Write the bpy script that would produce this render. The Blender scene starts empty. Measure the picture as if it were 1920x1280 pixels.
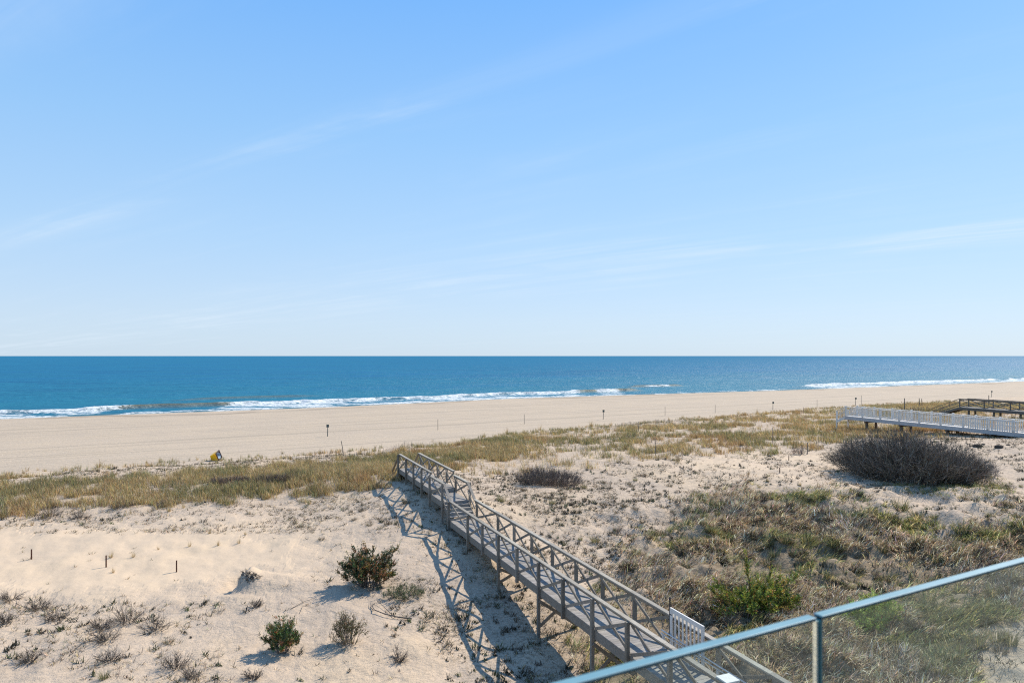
import bpy, math, numpy as np
from mathutils import Vector, Matrix
R = math.radians
sc = bpy.context.scene
COL = sc.collection
F = 1280.0            # focal length in pixels of the 1920-wide photograph (24 mm on 36 mm)
CZ = 12.5             # camera height above the sea
HOR = 667.0

# ------------------------------------------------------------------ camera
cam = bpy.data.cameras.new('camera'); cam.lens = 24; cam.sensor_width = 36
cam.shift_y = 27/1920; cam.clip_start = .05; cam.clip_end = 90000
cam.dof.use_dof = True; cam.dof.focus_distance = 38; cam.dof.aperture_fstop = 9
co = bpy.data.objects.new('camera', cam); COL.objects.link(co)
co.location = (0, 0, CZ); co.rotation_euler = (R(90), 0, 0); sc.camera = co

# ------------------------------------------------------------------ light
SUN_EL = R(43); SDX, SDY = .75, .66        # the sun stands ahead and to the right
sv = Vector((SDX*math.cos(SUN_EL), SDY*math.cos(SUN_EL), math.sin(SUN_EL))).normalized()
sun = bpy.data.lights.new('sun', 'SUN'); sun.energy = 4.9; sun.angle = R(.5); sun.color = (1, .92, .80)
so = bpy.data.objects.new('sun', sun); COL.objects.link(so)
so.rotation_euler = sv.to_track_quat('Z', 'Y').to_euler(); so.location = (40, 30, 60)
sc.view_settings.view_transform = 'Standard'; sc.view_settings.look = 'None'
sc.view_settings.exposure = 0.35; sc.view_settings.gamma = 1
sc.render.engine = 'CYCLES'; sc.cycles.use_denoising = False; sc.cycles.filter_width = 1.15; sc.cycles.use_adaptive_sampling = False; sc.cycles.sample_clamp_indirect = 4

def N(nt, t, **kw):
    n = nt.nodes.new(t)
    for k, v in kw.items(): setattr(n, k, v)
    return n
def L(nt, a, b): nt.links.new(a, b)
def mth(nt, op, a, b=None, c=None):
    n = N(nt, 'ShaderNodeMath', operation=op)
    for i, v in enumerate((a, b, c)):
        if v is None: continue
        if isinstance(v, (int, float)): n.inputs[i].default_value = v
        else: L(nt, v, n.inputs[i])
    return n.outputs[0]
def ramp(nt, fac, stops):
    r = N(nt, 'ShaderNodeValToRGB'); e = r.color_ramp.elements
    while len(e) < len(stops): e.new(.5)
    for i, (p, c) in enumerate(stops):
        e[i].position = p; e[i].color = (c, c, c, 1) if isinstance(c, (int, float)) else (*c, 1)
    L(nt, fac, r.inputs[0]); return r.outputs[0]
def mixc(nt, f, a, b, blend='MIX'):
    m = N(nt, 'ShaderNodeMix', data_type='RGBA', blend_type=blend)
    for s, v in ((0, f), (6, a), (7, b)):
        if isinstance(v, (int, float)): m.inputs[s].default_value = v
        elif isinstance(v, tuple): m.inputs[s].default_value = (*v, 1)
        else: L(nt, v, m.inputs[s])
    return m.outputs[2]
def noise(nt, vec, scale, detail=4, rough=.55, dist=0):
    n = N(nt, 'ShaderNodeTexNoise'); n.inputs['Scale'].default_value = scale
    n.inputs['Detail'].default_value = detail; n.inputs['Roughness'].default_value = rough
    n.inputs['Distortion'].default_value = dist
    if vec is not None: L(nt, vec, n.inputs['Vector'])
    return n.outputs[0]
def mapping(nt, vec, scale=(1, 1, 1), rot=(0, 0, 0), loc=(0, 0, 0)):
    m = N(nt, 'ShaderNodeMapping'); m.inputs['Scale'].default_value = scale
    m.inputs['Rotation'].default_value = rot; m.inputs['Location'].default_value = loc
    L(nt, vec, m.inputs['Vector']); return m.outputs[0]

w = bpy.data.worlds.new('World'); sc.world = w; w.use_nodes = True
nt = w.node_tree; nt.nodes.clear()
sky = N(nt, 'ShaderNodeTexSky', sky_type='NISHITA'); sky.sun_disc = False
sky.sun_elevation = SUN_EL; sky.sun_rotation = math.atan2(SDX, SDY)
sky.altitude = 0; sky.air_density = 1.0; sky.dust_density = .6; sky.ozone_density = 2.5
tc = N(nt, 'ShaderNodeTexCoord').outputs['Generated']
sep = N(nt, 'ShaderNodeSeparateXYZ'); L(nt, tc, sep.inputs[0])
zz = mth(nt, 'ADD', mth(nt, 'MAXIMUM', sep.outputs[2], 0), .05)
px_ = mth(nt, 'DIVIDE', sep.outputs[0], zz); py_ = mth(nt, 'DIVIDE', sep.outputs[1], zz)
uu = mth(nt, 'SUBTRACT', mth(nt, 'MULTIPLY', px_, .80), mth(nt, 'MULTIPLY', py_, .60))
vv = mth(nt, 'ADD', mth(nt, 'MULTIPLY', px_, .60), mth(nt, 'MULTIPLY', py_, .80))
cb = N(nt, 'ShaderNodeCombineXYZ'); L(nt, uu, cb.inputs[0]); L(nt, vv, cb.inputs[1])
warp = noise(nt, mapping(nt, cb.outputs[0], (.12, .3, 1)), 1, 3, .5)
vw = mth(nt, 'ADD', vv, mth(nt, 'MULTIPLY', mth(nt, 'SUBTRACT', warp, .5), .9))
cb2 = N(nt, 'ShaderNodeCombineXYZ'); L(nt, uu, cb2.inputs[0]); L(nt, vw, cb2.inputs[1])
st = noise(nt, mapping(nt, cb2.outputs[0], (.22, 2.2, 1), loc=(3, 1, 0)), 1, 7, .62, .3)
wisp = noise(nt, mapping(nt, cb2.outputs[0], (.5, .9, 1), loc=(7, 2, 0)), 1, 8, .62, .6)
streak = ramp(nt, st, [(.46, 0), (.8, 1)])
patch = ramp(nt, wisp, [(.42, 0), (.72, 1)])
def band(c, wd):
    d = mth(nt, 'DIVIDE', mth(nt, 'SUBTRACT', vw, c), wd)
    return mth(nt, 'EXPONENT', mth(nt, 'MULTIPLY', mth(nt, 'MULTIPLY', d, d), -1))
fine = noise(nt, mapping(nt, cb2.outputs[0], (.22, 4.2, 1), loc=(1, 5, 0)), 1, 7, .62, .35)
finer = ramp(nt, fine, [(.40, 0), (.62, 1)])
bands = mth(nt, 'ADD', mth(nt, 'ADD', mth(nt, 'MULTIPLY', band(1.62, .13), .62), mth(nt, 'MULTIPLY', band(4.9, .9), .62)), mth(nt, 'MULTIPLY', band(.62, .12), .35))
bands = mth(nt, 'MULTIPLY', mth(nt, 'MULTIPLY', bands, mth(nt, 'ADD', mth(nt, 'MULTIPLY', finer, .9), .12)), mth(nt, 'ADD', mth(nt, 'MULTIPLY', patch, .9), .15))
wide = mth(nt, 'MULTIPLY', mth(nt, 'MULTIPLY', streak, patch), mth(nt, 'ADD', mth(nt, 'MULTIPLY', finer, .6), .3))
cl = mth(nt, 'ADD', mth(nt, 'MULTIPLY', wide, .5), bands)
cl = mth(nt, 'MINIMUM', mth(nt, 'MULTIPLY', cl, .75), .5)
skyn = mixc(nt, 1.0, sky.outputs[0], (0.86, 1.04, 1.30), 'MULTIPLY')
air = ramp(nt, sep.outputs[2], [(0, (.61, .74, .87)), (.05, (.585, .73, .89)), (.16, (.455, .68, .93)), (.30, (.325, .60, .95)), (.47, (.195, .485, .97)), (.85, (.13, .34, .78))])
skyc = mixc(nt, .82, skyn, mixc(nt, 1.0, air, (10, 10, 10), 'MULTIPLY'))
mixed = mixc(nt, cl, skyc, (7.4, 8.4, 9.4))
bg = N(nt, 'ShaderNodeBackground'); bg.inputs['Strength'].default_value = .085
L(nt, mixed, bg.inputs[0])
wo = N(nt, 'ShaderNodeOutputWorld'); L(nt, bg.outputs[0], wo.inputs[0])

# ------------------------------------------------------------------ mesh and tagging helpers
rng = np.random.default_rng(7)
def link(name, me, mat, parent=None):
    o = bpy.data.objects.new(name, me); COL.objects.link(o)
    if mat is not None: me.materials.append(mat)
    if parent is not None: o.parent = parent
    return o
def tag(o, label=None, cat=None, group=None, kind=None):
    if label: o['label'] = label
    if cat: o['category'] = cat
    if group: o['group'] = group
    if kind: o['kind'] = kind
    return o
def empty(name, loc, rz=0):
    o = bpy.data.objects.new(name, None); COL.objects.link(o)
    o.location = loc; o.rotation_euler = (0, 0, rz); o.empty_display_size = .3; return o
def copy_thing(root, loc, rz=0, s=1.0):
    r = root.copy(); COL.objects.link(r); r.location = loc; r.rotation_euler = (0, 0, rz); r.scale = (s, s, s)
    for ch in list(root.children):
        c = ch.copy(); COL.objects.link(c); c.parent = r
        for g in list(ch.children):
            d = g.copy(); COL.objects.link(d); d.parent = c
    return r
def np_mesh(name, V, loops, starts, attrs=None, smooth=False):
    me = bpy.data.meshes.new(name)
    me.vertices.add(len(V)); me.vertices.foreach_set('co', np.ascontiguousarray(V, dtype=np.float32).ravel())
    me.loops.add(len(loops)); me.loops.foreach_set('vertex_index', np.asarray(loops, dtype=np.int32))
    me.polygons.add(len(starts)); me.polygons.foreach_set('loop_start', np.asarray(starts, dtype=np.int32))
    me.polygons.foreach_set('use_smooth', np.full(len(starts), bool(smooth)))
    for k, a in (attrs or {}).items():
        a = np.asarray(a, dtype=np.float32)
        if a.ndim == 1: at = me.attributes.new(k, 'FLOAT', 'POINT'); at.data.foreach_set('value', a)
        else:
            at = me.attributes.new(k, 'FLOAT_COLOR', 'POINT')
            at.data.foreach_set('color', np.concatenate([a, np.ones((len(a), 1))], 1).astype(np.float32).ravel())
    me.update(calc_edges=True); return me

class MB:
    def __init__(s): s.v = []; s.f = []; s.c = []; s.n = 0
    def hexa(s, P, col=None):
        P = [Vector(p) for p in P]
        if (P[1]-P[0]).cross(P[3]-P[0]).dot(P[4]-P[0]) < 0: P = P[4:]+P[:4]
        b = s.n; s.v += [tuple(p) for p in P]; s.n += 8
        for q in ((3, 2, 1, 0), (4, 5, 6, 7), (0, 1, 5, 4), (1, 2, 6, 5), (2, 3, 7, 6), (3, 0, 4, 7)): s.f.append([b+i for i in q])
        s.c += [col or (.5, .5, .5)]*8
    def beam(s, p0, p1, wd, ht, up=(0, 0, 1), col=None):
        p0 = Vector(p0); p1 = Vector(p1); d = (p1-p0).normalized(); up = Vector(up)
        if abs(d.dot(up)) > .98: up = Vector((A2[0], A2[1], 0)) if abs(d.z) > .9 else Vector((1, 0, 0))
        r = d.cross(up).normalized(); u = r.cross(d).normalized()
        P = []
        for e in (p0, p1):
            for a, b in ((-1, -1), (1, -1), (1, 1), (-1, 1)): P.append(e+r*(a*wd/2)+u*(b*ht/2))
        s.hexa(P, col)
    def poly(s, pts, faces, col=None):
        b = s.n; s.v += [tuple(p) for p in pts]; s.n += len(pts)
        s.f += [[b+i for i in q] for q in faces]; s.c += [col or (.5, .5, .5)]*len(pts)
    def tube(s, pts, r, k=8, col=None):
        pts = [Vector(p) for p in pts]; rings = []
        for i, p in enumerate(pts):
            d = (pts[min(i+1, len(pts)-1)]-pts[max(i-1, 0)]).normalized()
            up = Vector((0, 0, 1)) if abs(d.z) < .9 else Vector((1, 0, 0))
            a = d.cross(up).normalized(); b = d.cross(a)
            rr = r[i] if isinstance(r, (list, tuple)) else r
            rings.append([p+a*math.cos(t)*rr+b*math.sin(t)*rr for t in [2*math.pi*j/k for j in range(k)]])
        V = [q for g in rings for q in g]; Fs = []
        for i in range(len(pts)-1):
            for j in range(k): Fs.append((i*k+j, i*k+(j+1) % k, (i+1)*k+(j+1) % k, (i+1)*k+j))
        Fs.append(tuple(range(k))[::-1]); Fs.append(tuple(range((len(pts)-1)*k, len(pts)*k)))
        s.poly(V, Fs, col)
    def build(s, name, mat, parent=None, bevel=0):
        loops = [i for f in s.f for i in f]; st = np.cumsum([0]+[len(f) for f in s.f])[:-1]
        V = np.array(s.v, dtype=float)
        if parent is not None:
            mw = Vector(parent.location) if parent.parent is None else Vector((0, 0, 0))
            V = V-np.array(mw)
        o = link(name, np_mesh(name, V, loops, st, {'col': np.array(s.c)}), mat, parent)
        if bevel:
            m = o.modifiers.new('bevel', 'BEVEL'); m.width = bevel; m.segments = 2; m.limit_method = 'ANGLE'
        return o

def hash2(ix, iy, seed):
    n = (ix.astype(np.int64)*374761393+iy.astype(np.int64)*668265263+seed*1442695041) & 0xffffffff
    n = ((n ^ (n >> 13))*1274126177) & 0xffffffff
    return ((n ^ (n >> 16)) & 0xffff)/65535.0
def vnoise(x, y, seed=0):
    ix = np.floor(x); iy = np.floor(y); fx = x-ix; fy = y-iy
    fx = fx*fx*(3-2*fx); fy = fy*fy*(3-2*fy)
    a = hash2(ix, iy, seed); b = hash2(ix+1, iy, seed); c = hash2(ix, iy+1, seed); d = hash2(ix+1, iy+1, seed)
    return (a*(1-fx)+b*fx)*(1-fy)+(c*(1-fx)+d*fx)*fy
def fbm(x, y, sc_=1.0, octv=4, seed=0, gain=.5):
    t = 0; a = 1; s = 0
    x = np.asarray(x, float)*sc_; y = np.asarray(y, float)*sc_
    for i in range(octv):
        t = t+a*vnoise(x+i*17.3, y-i*9.1, seed+i); s += a; a *= gain; x = x*2.03; y = y*2.03
    return t/s
def sst(a, b, x): t = np.clip((x-a)/(b-a), 0, 1); return t*t*(3-2*t)

# ------------------------------------------------------------------ lie of the land
def Ys(X):  # shoreline
    return np.interp(X, [-4000, -97, -40, 0, 87, 240, 6000], [-1950, 129, 160, 190, 232, 320, 3500])
def Yd(X):  # seaward foot of the dune
    return np.interp(X, [-4000, -43, -28, -14, 3, 29, 61, 100, 6000], [-1900, 57, 65, 73, 89, 108, 130, 154, 3330])
CT = [  # px, py in the photograph, metres below the camera
 (0,925,9.3),(200,915,9.2),(400,892,9.1),(600,882,8.95),(700,885,8.8),
 (900,850,8.9),(1100,830,8.8),(1300,805,8.6),(1500,790,8.4),(1700,775,8.0),(1850,765,7.9),
 (0,960,9.75),(200,950,9.65),(400,938,9.5),(600,935,9.4),(700,918,8.9),(960,890,9.1),(1100,880,8.9),(1300,855,8.6),
 (1500,845,8.3),(1640,806,7.85),(1700,811,7.65),(1848,811,6.95),(1920,812,6.8),(1900,790,7.3),
 (0,1050,10.0),(200,1060,10.1),(400,1060,10.15),(600,1000,9.7),(0,1280,10.4),(300,1250,10.5),(600,1260,10.6),(900,1280,10.8),
 (760,1000,9.45),(750,930,8.75),(1017,1198,10.75),(1100,1290,10.8),(1000,1000,9.8),(1100,950,9.4),(1200,1100,10.4),
 (1300,900,8.9),(1400,900,8.65),(1300,1000,9.8),(1400,1100,10.3),(1500,960,9.0),(1560,900,8.4),(1700,925,8.4),(1840,835,7.2),
 (1900,880,7.7),(1900,1000,8.7),(1700,1050,9.6),(1500,1200,10.5),(1700,1200,10.2),(1900,1200,9.8),(1920,1280,9.9),(1300,1280,10.8),
 (810,945,8.7),(778,914,8.45),(764,910,8.6),(843,986,9.15),(880,1030,9.56),(939,1107,10.3)]
P = [((a-960)/F*(h*F/(b-HOR)), h*F/(b-HOR), h) for a, b, h in CT]
P += [(-43,57,10),(-28,65,10),(-14,73,10),(3,89,10),(29,108,10),(61,130,10),(100,154,10)]
P += [(0,5,10.8),(-30,5,10.4),(30,5,10.2),(0,-30,10.8),(-60,-20,10.3),(60,-20,10),(-70,30,9.8),(70,30,7.6),(90,60,7.4),(110,110,8.2),(150,100,8.2),(-90,10,10)]
P = np.array(P)
def tpsk(d2): return .5*d2*np.log(d2+1e-6)
_n = len(P); _d2 = ((P[:, None, :2]-P[None, :, :2])**2).sum(2)
_K = tpsk(_d2)+np.eye(_n)*6.0
_M = np.zeros((_n+3, _n+3)); _M[:_n, :_n] = _K; _M[:_n, _n] = 1; _M[:_n, _n+1:] = P[:, :2]; _M[_n:, :_n] = _M[:_n, _n:].T
_w = np.linalg.solve(_M, np.concatenate([P[:, 2], [0, 0, 0]]))
def tps(x, y):
    o = _w[_n]+_w[_n+1]*x+_w[_n+2]*y
    for i in range(_n): o = o+_w[i]*tpsk((x-P[i, 0])**2+(y-P[i, 1])**2)
    return o
PIT = []
def ground(x, y):
    x = np.asarray(x, float); y = np.asarray(y, float)
    inr = np.exp(-((np.maximum(np.abs(x)-90, 0)/60)**2+(np.maximum(-y-5, 0)/50)**2))
    h = np.clip(tps(np.clip(x, -160, 200), np.clip(y, -60, 200)), 6.4, 11.2)*inr+9.6*(1-inr)
    zd = CZ-h
    zd = zd+(fbm(x, y, .16, 4, 3)-.5)*.7+(fbm(x, y, 1.1, 3, 11)-.5)*.16
    hm = sst(2, 8, x)*sst(10, 16, y)*(1-sst(38, 46, y))*(1-np.exp(-((x-18.5)/4.5)**2-((y-23)/4)**2))
    zd = zd+hm*(np.maximum(fbm(x, y, .75, 3, 17)-.42, 0)*1.5+(fbm(x, y, 2.6, 2, 19)-.5)*.22)
    dd = y-Yd(x); ds = Ys(x)-y
    zb = 2.45-.35*sst(0, 60, dd)+(fbm(x, y, .25, 2, 5)-.5)*.06
    zb = np.where(ds < 26, np.minimum(zb, zb*sst(-6, 26, ds)*1.0-.25*(1-sst(-6, 26, ds))*1.0), zb)
    zb = np.where(ds < 0, -ds*-.03+zb*0-.10, zb) if False else zb
    zb = zb-(np.clip(-ds, 0, 400))*.02
    wv = sst(-9, 3, dd)
    z = zd*(1-wv)+zb*wv
    # small hummocks where the grass holds the sand on the seaward side
    z = z+.35*np.exp(-((dd+3)/4)**2)*np.maximum(fbm(x, y, .35, 2, 21)-.45, 0)*2.2
    for (cx, cy) in PIT:     # a wind-cut scarp facing left
        a = (x-cx)*.93+(y-cy)*-.1; b = (x-cx)*.1+(y-cy)*.95
        a = a+.25*b*b*.5+(fbm(x, y, 3.0, 2, 9)-.5)*.25
        z = z+.85*sst(-.04, .07, a)*np.exp(-np.maximum(a, 0)/1.1)*np.exp(-(b/.75)**4)-.38*np.exp(-((a+.35)/.5)**2-(b/.9)**2)
    return z
def gz(x, y): return float(ground(np.array([x]), np.array([y]))[0])
def gp(px, py):
    """point of the ground that the photograph shows at a pixel"""
    k = (py-HOR)/F; Yv = np.geomspace(9, 330, 1500); X = (px-960)/F*Yv
    dz = (CZ-k*Yv)-ground(X, Yv); i = int(np.argmax(dz < 0))
    if dz[i] >= 0: i = len(Yv)-1
    t = dz[i-1]/(dz[i-1]-dz[i]) if i else 0
    y = Yv[i-1]+(Yv[i]-Yv[i-1])*t; x = (px-960)/F*y
    return Vector((x, y, gz(x, y)))
_p = gp(462, 1092); PIT.append((_p.x-.1, _p.y))
def proj(x, y, z): return 960+F*x/y, HOR+F*(CZ-z)/y

def inpoly(px, py, poly):
    poly = np.array(poly, float); c = np.zeros(px.shape, bool); j = len(poly)-1
    for i in range(len(poly)):
        xi, yi = poly[i]; xj, yj = poly[j]
        c ^= ((yi > py) != (yj > py)) & (px < (xj-xi)*(py-yi)/((yj-yi) or 1e-9)+xi); j = i
    return c
BAND_L = [(-900,930),(0,905),(200,899),(330,892),(420,884),(560,874),(700,868),(735,876),(742,900),(700,922),(600,938),(400,942),(200,952),(0,972),(-900,1040)]
BAND_R = [(700,862),(760,846),(900,824),(1100,809),(1300,791),(1560,773),(1620,768),(1760,752),(1920,744),(2900,722),(2900,840),(1920,806),(1760,818),(1650,822),(1600,826),(1520,838),(1400,852),(1300,850),(1180,868),(1100,878),(960,892),(880,884),(780,872)]
HILL = [(1180,1420),(1080,1230),(1120,1130),(1190,1120),(1235,1090),(1235,1010),(1290,985),(1330,945),(1390,915),(1480,930),(1580,942),(1660,962),(1720,1000),(1790,1035),(1860,985),(2000,940),(2900,940),(2900,1420)]
BARE = [(1790,1215),(1850,1185),(1920,1160),(2400,1120),(2400,1400),(1880,1400),(1820,1255)]
WALK_LITTER_SHADE = [(840,1420),(870,1250),(780,1190),(700,1120),(790,1080),(850,1130),(880,1080),(840,1010),(790,950),(850,945),(905,1030),(960,1100),(1040,1170),(1090,1240),(1200,1420)]  # litter and plants, stretched over the walk's cast shadow to deepen it by colour
MIDR = [(880,890),(1100,885),(1250,905),(1330,915),(1300,990),(1240,1090),(1130,1130),(1010,1060),(900,960)]
def zones(x, y, z):
    """how much of each plant cover grows at a place"""
    yy = np.maximum(y, 4.0); px, py = proj(x, yy, z)
    px = px+(fbm(x, y, .6, 4, 31, .7)-.5)*110; py = py+(fbm(x, y, .6, 4, 33, .7)-.5)*46
    front = y > 4
    band_ = ((inpoly(px, py, BAND_L) | inpoly(px, py, BAND_R)) & front).astype(float)
    hill = 0; litter = 0; mid = 0; o_ = [(0, 0), (45, 12), (-45, 12), (45, -12), (-45, -12), (0, 26), (0, -26), (80, 0), (-80, 0)]
    for dx, dy in o_:
        hill = hill+(inpoly(px+dx, py+dy, HILL) & ~inpoly(px, py, BARE))/9.0
        litter = litter+inpoly(px+dx*.6, py+dy, WALK_LITTER_SHADE)/9.0; mid = mid+inpoly(px+dx, py+dy, MIDR)/9.0
    return band_, hill*front, litter*front, mid*front
def smooth_sand(x, y, z):
    px, py = proj(x, np.maximum(y, 4.0), z); v = 0
    px = px+(fbm(x, y, .3, 4, 231, .65)-.5)*220; py = py+(fbm(x, y, .3, 4, 233, .65)-.5)*90
    for dx, dy in ((0, 0), (50, 14), (-50, 14), (50, -14), (-50, -14)):
        v = v+(inpoly(px+dx, py+dy, [(-500,985),(380,985),(600,1005),(640,1060),(450,1075),(420,1130),(330,1125),(0,1105),(-500,1120)]) | inpoly(px+dx, py+dy, [(1250,862),(1540,850),(1560,880),(1500,905),(1300,890)]))/5.0
    return v*(y > 4)

# ------------------------------------------------------------------ materials
def mat(name):
    m = bpy.data.materials.new(name); m.use_nodes = True; t = m.node_tree; t.nodes.clear()
    return m, t
def out(t, sh): o = N(t, 'ShaderNodeOutputMaterial'); L(t, sh, o.inputs[0])
def princ(t, col, rough=.8, spec=.3, bumpn=None, bd=.02, bs=.6, metal=0):
    b = N(t, 'ShaderNodeBsdfPrincipled')
    if isinstance(col, tuple): b.inputs['Base Color'].default_value = (*col, 1)
    else: L(t, col, b.inputs['Base Color'])
    if isinstance(rough, (int, float)): b.inputs['Roughness'].default_value = rough
    else: L(t, rough, b.inputs['Roughness'])
    b.inputs['Specular IOR Level'].default_value = spec; b.inputs['Metallic'].default_value = metal
    if bumpn is not None:
        bp = N(t, 'ShaderNodeBump'); bp.inputs['Distance'].default_value = bd; bp.inputs['Strength'].default_value = bs
        L(t, bumpn, bp.inputs['Height']); L(t, bp.outputs[0], b.inputs['Normal'])
    return b.outputs[0]
def attr(t, n): return N(t, 'ShaderNodeAttribute', attribute_name=n)
def wpos(t): return N(t, 'ShaderNodeNewGeometry').outputs['Position']

# sand
M_sand, t = mat('sand')
p = wpos(t)
n1 = noise(t, p, .22, 3); n2 = noise(t, p, 2.6, 5, .6); n3 = noise(t, p, 26, 4, .7)
c = ramp(t, n1, [(.36, (.565, .435, .30)), (.5, (.54, .42, .305)), (.62, (.48, .38, .285))])
c = mixc(t, ramp(t, n2, [(.35, 0), (.75, .5)]), c, (.37, .285, .195))
c = mixc(t, ramp(t, n3, [(.3, .35), (.5, 0)]), c, (.33, .25, .175))
veg = attr(t, 'veg').outputs['Fac']; hl = attr(t, 'hill').outputs['Fac']
lit = noise(t, p, 7.5, 6, .72); lit2 = noise(t, p, 1.7, 4, .6)
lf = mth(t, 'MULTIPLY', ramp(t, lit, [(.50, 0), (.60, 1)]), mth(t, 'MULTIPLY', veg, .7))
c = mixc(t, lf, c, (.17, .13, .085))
hf = mth(t, 'MULTIPLY', hl, ramp(t, mth(t, 'ADD', lit, mth(t, 'MULTIPLY', lit2, .6)), [(.48, .25), (.70, .95)]))
c = mixc(t, hf, c, ramp(t, mth(t, 'ADD', mth(t, 'MULTIPLY', lit2, .5), mth(t, 'MULTIPLY', lit, .5)), [(.40, (.11, .082, .052)), (.60, (.33, .25, .155))]))
beach = attr(t, 'beach').outputs['Fac']; wet = attr(t, 'wet').outputs['Fac']
rot = mapping(t, p, (1, 1, 1), (0, 0, R(-31)))
rows = noise(t, mapping(t, rot, (.012, .55, .1)), 1, 6, .75, .2)
c = mixc(t, mth(t, 'MULTIPLY', beach, ramp(t, rows, [(.42, 1), (.475, 0), (.54, 0), (.60, .6)])), c, (.28, .222, .16))
c = mixc(t, mth(t, 'MULTIPLY', beach, .6), c, (.43, .35, .255))
c = mixc(t, mth(t, 'MULTIPLY', attr(t, 'wrack').outputs['Fac'], .6), c, (.17, .13, .09))
c = mixc(t, mth(t, 'MULTIPLY', wet, .75), c, (.20, .150, .108))
dimple = N(t, 'ShaderNodeTexVoronoi'); dimple.inputs['Scale'].default_value = 2.3; L(t, p, dimple.inputs['Vector'])
foot = ramp(t, dimple.outputs['Distance'], [(.0, .0), (.28, 1)])
rip = N(t, 'ShaderNodeTexWave'); rip.inputs['Scale'].default_value = 2.6; rip.inputs['Distortion'].default_value = 7; rip.inputs['Detail'].default_value = 3
L(t, mapping(t, p, (.5, 1, .5), (0, 0, R(35))), rip.inputs['Vector'])
hh = mth(t, 'ADD', mth(t, 'MULTIPLY', n2, 1.0), mth(t, 'ADD', mth(t, 'MULTIPLY', n3, .22), mth(t, 'MULTIPLY', rip.outputs['Fac'], .10)))
hh = mth(t, 'ADD', hh, mth(t, 'MULTIPLY', foot, .22)); hh = mth(t, 'ADD', hh, mth(t, 'MULTIPLY', mth(t, 'MULTIPLY', rows, beach), 2.0))
calm = attr(t, 'calm').outputs['Fac']
c = mixc(t, mth(t, 'MULTIPLY', calm, .6), c, (.60, .455, .305))
hh = mth(t, 'MULTIPLY', hh, mth(t, 'SUBTRACT', 1.0, mth(t, 'MULTIPLY', mth(t, 'MAXIMUM', calm, mth(t, 'MULTIPLY', beach, .4)), .75)))
rg = mth(t, 'SUBTRACT', .92, mth(t, 'MULTIPLY', wet, .25))
out(t, princ(t, c, rg, .2, hh, .17, .72))

# weathered wood (col attribute varies it from board to board)
def wood(name, dark, light, tint=(1, 1, 1), rough=.85):
    m, t = mat(name); tcn = N(t, 'ShaderNodeTexCoord').outputs['Object']
    g = noise(t, mapping(t, tcn, (2.0, 2.0, 2.0)), 3, 6, .7, 1.5); g2 = noise(t, tcn, 28, 4, .7); g3 = noise(t, tcn, .8, 3, .5)
    c = ramp(t, mth(t, 'ADD', mth(t, 'MULTIPLY', g, .6), mth(t, 'MULTIPLY', g2, .4)), [(.35, dark), (.65, light)])
    c = mixc(t, ramp(t, g3, [(.45, 0), (.75, .35)]), c, tuple(.75*(a+b)/2*k for a, b, k in zip(dark, light, (1, .93, .8))))
    at_ = attr(t, 'col').outputs['Color']
    c = mixc(t, 1.0, c, mixc(t, 1.0, at_, (2, 2, 2), 'MULTIPLY'), 'MULTIPLY')
    out(t, princ(t, c, rough, .25, g2, .004, .6)); return m
M_wood = wood('weathered_wood', (.15, .132, .107), (.30, .272, .228))
M_rail = wood('weathered_sunlit_rail', (.24, .215, .175), (.40, .37, .315))  # lighter copy of the wood, sunlight on the rail put into its colour
M_deck = wood('weathered_deck', (.22, .20, .18), (.33, .31, .285))
M_dwood = wood('dark_weathered_wood', (.10, .092, .08), (.19, .175, .15))
M_pile = wood('brown_pile_wood', (.12, .085, .06), (.22, .16, .12))
M_white = wood('white_paint', (.60, .57, .52), (.80, .77, .71), rough=.6)
M_greyw = wood('pale_grey_paint', (.38, .37, .36), (.54, .52, .50), rough=.6)
M_black, t = mat('black_metal'); out(t, princ(t, (.02, .02, .022), .45, .5, noise(t, wpos(t), 40), .002))
M_alu, t = mat('aluminium_tube'); out(t, princ(t, (.55, .56, .58), .3, .5, noise(t, wpos(t), 60), .001, .3, metal=1))
M_rust, t = mat('rusty_steel'); out(t, princ(t, ramp(t, noise(t, wpos(t), 25, 5, .7), [(.35, (.05, .022, .015)), (.7, (.13, .055, .03))]), .8, .3, noise(t, wpos(t), 80), .004))
M_yel, t = mat('yellow_plastic'); out(t, princ(t, ramp(t, noise(t, wpos(t), 5, 4, .6), [(.35, (.95, .44, .008)), (.6, (1.0, .58, .012))]), .45, .5, noise(t, wpos(t), 20), .004))
M_bin, t = mat('blue_grey_liner'); out(t, princ(t, ramp(t, noise(t, wpos(t), 5, 4, .6), [(.35, (.10, .15, .20)), (.65, (.36, .46, .56))]), .6, .4, noise(t, wpos(t), 12), .03))
M_bdark, t = mat('dark_brown_plastic'); out(t, princ(t, (.05, .03, .028), .5, .4, noise(t, wpos(t), 30), .003))
M_rock, t = mat('brown_rock'); out(t, princ(t, ramp(t, noise(t, wpos(t), 6, 6, .7), [(.35, (.05, .038, .028)), (.65, (.13, .10, .075))]), .9, .2, noise(t, wpos(t), 14, 6, .7), .05))
M_sign, t = mat('faded_sign_plate'); out(t, princ(t, ramp(t, noise(t, wpos(t), 9, 3), [(.4, (.035, .06, .06)), (.6, (.07, .10, .10))]), .6, .4, noise(t, wpos(t), 30), .002))
M_drift, t = mat('bleached_driftwood'); out(t, princ(t, ramp(t, noise(t, wpos(t), 7, 5, .7), [(.35, (.30, .26, .22)), (.65, (.52, .47, .41))]), .9, .2, noise(t, wpos(t), 30), .01))

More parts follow.
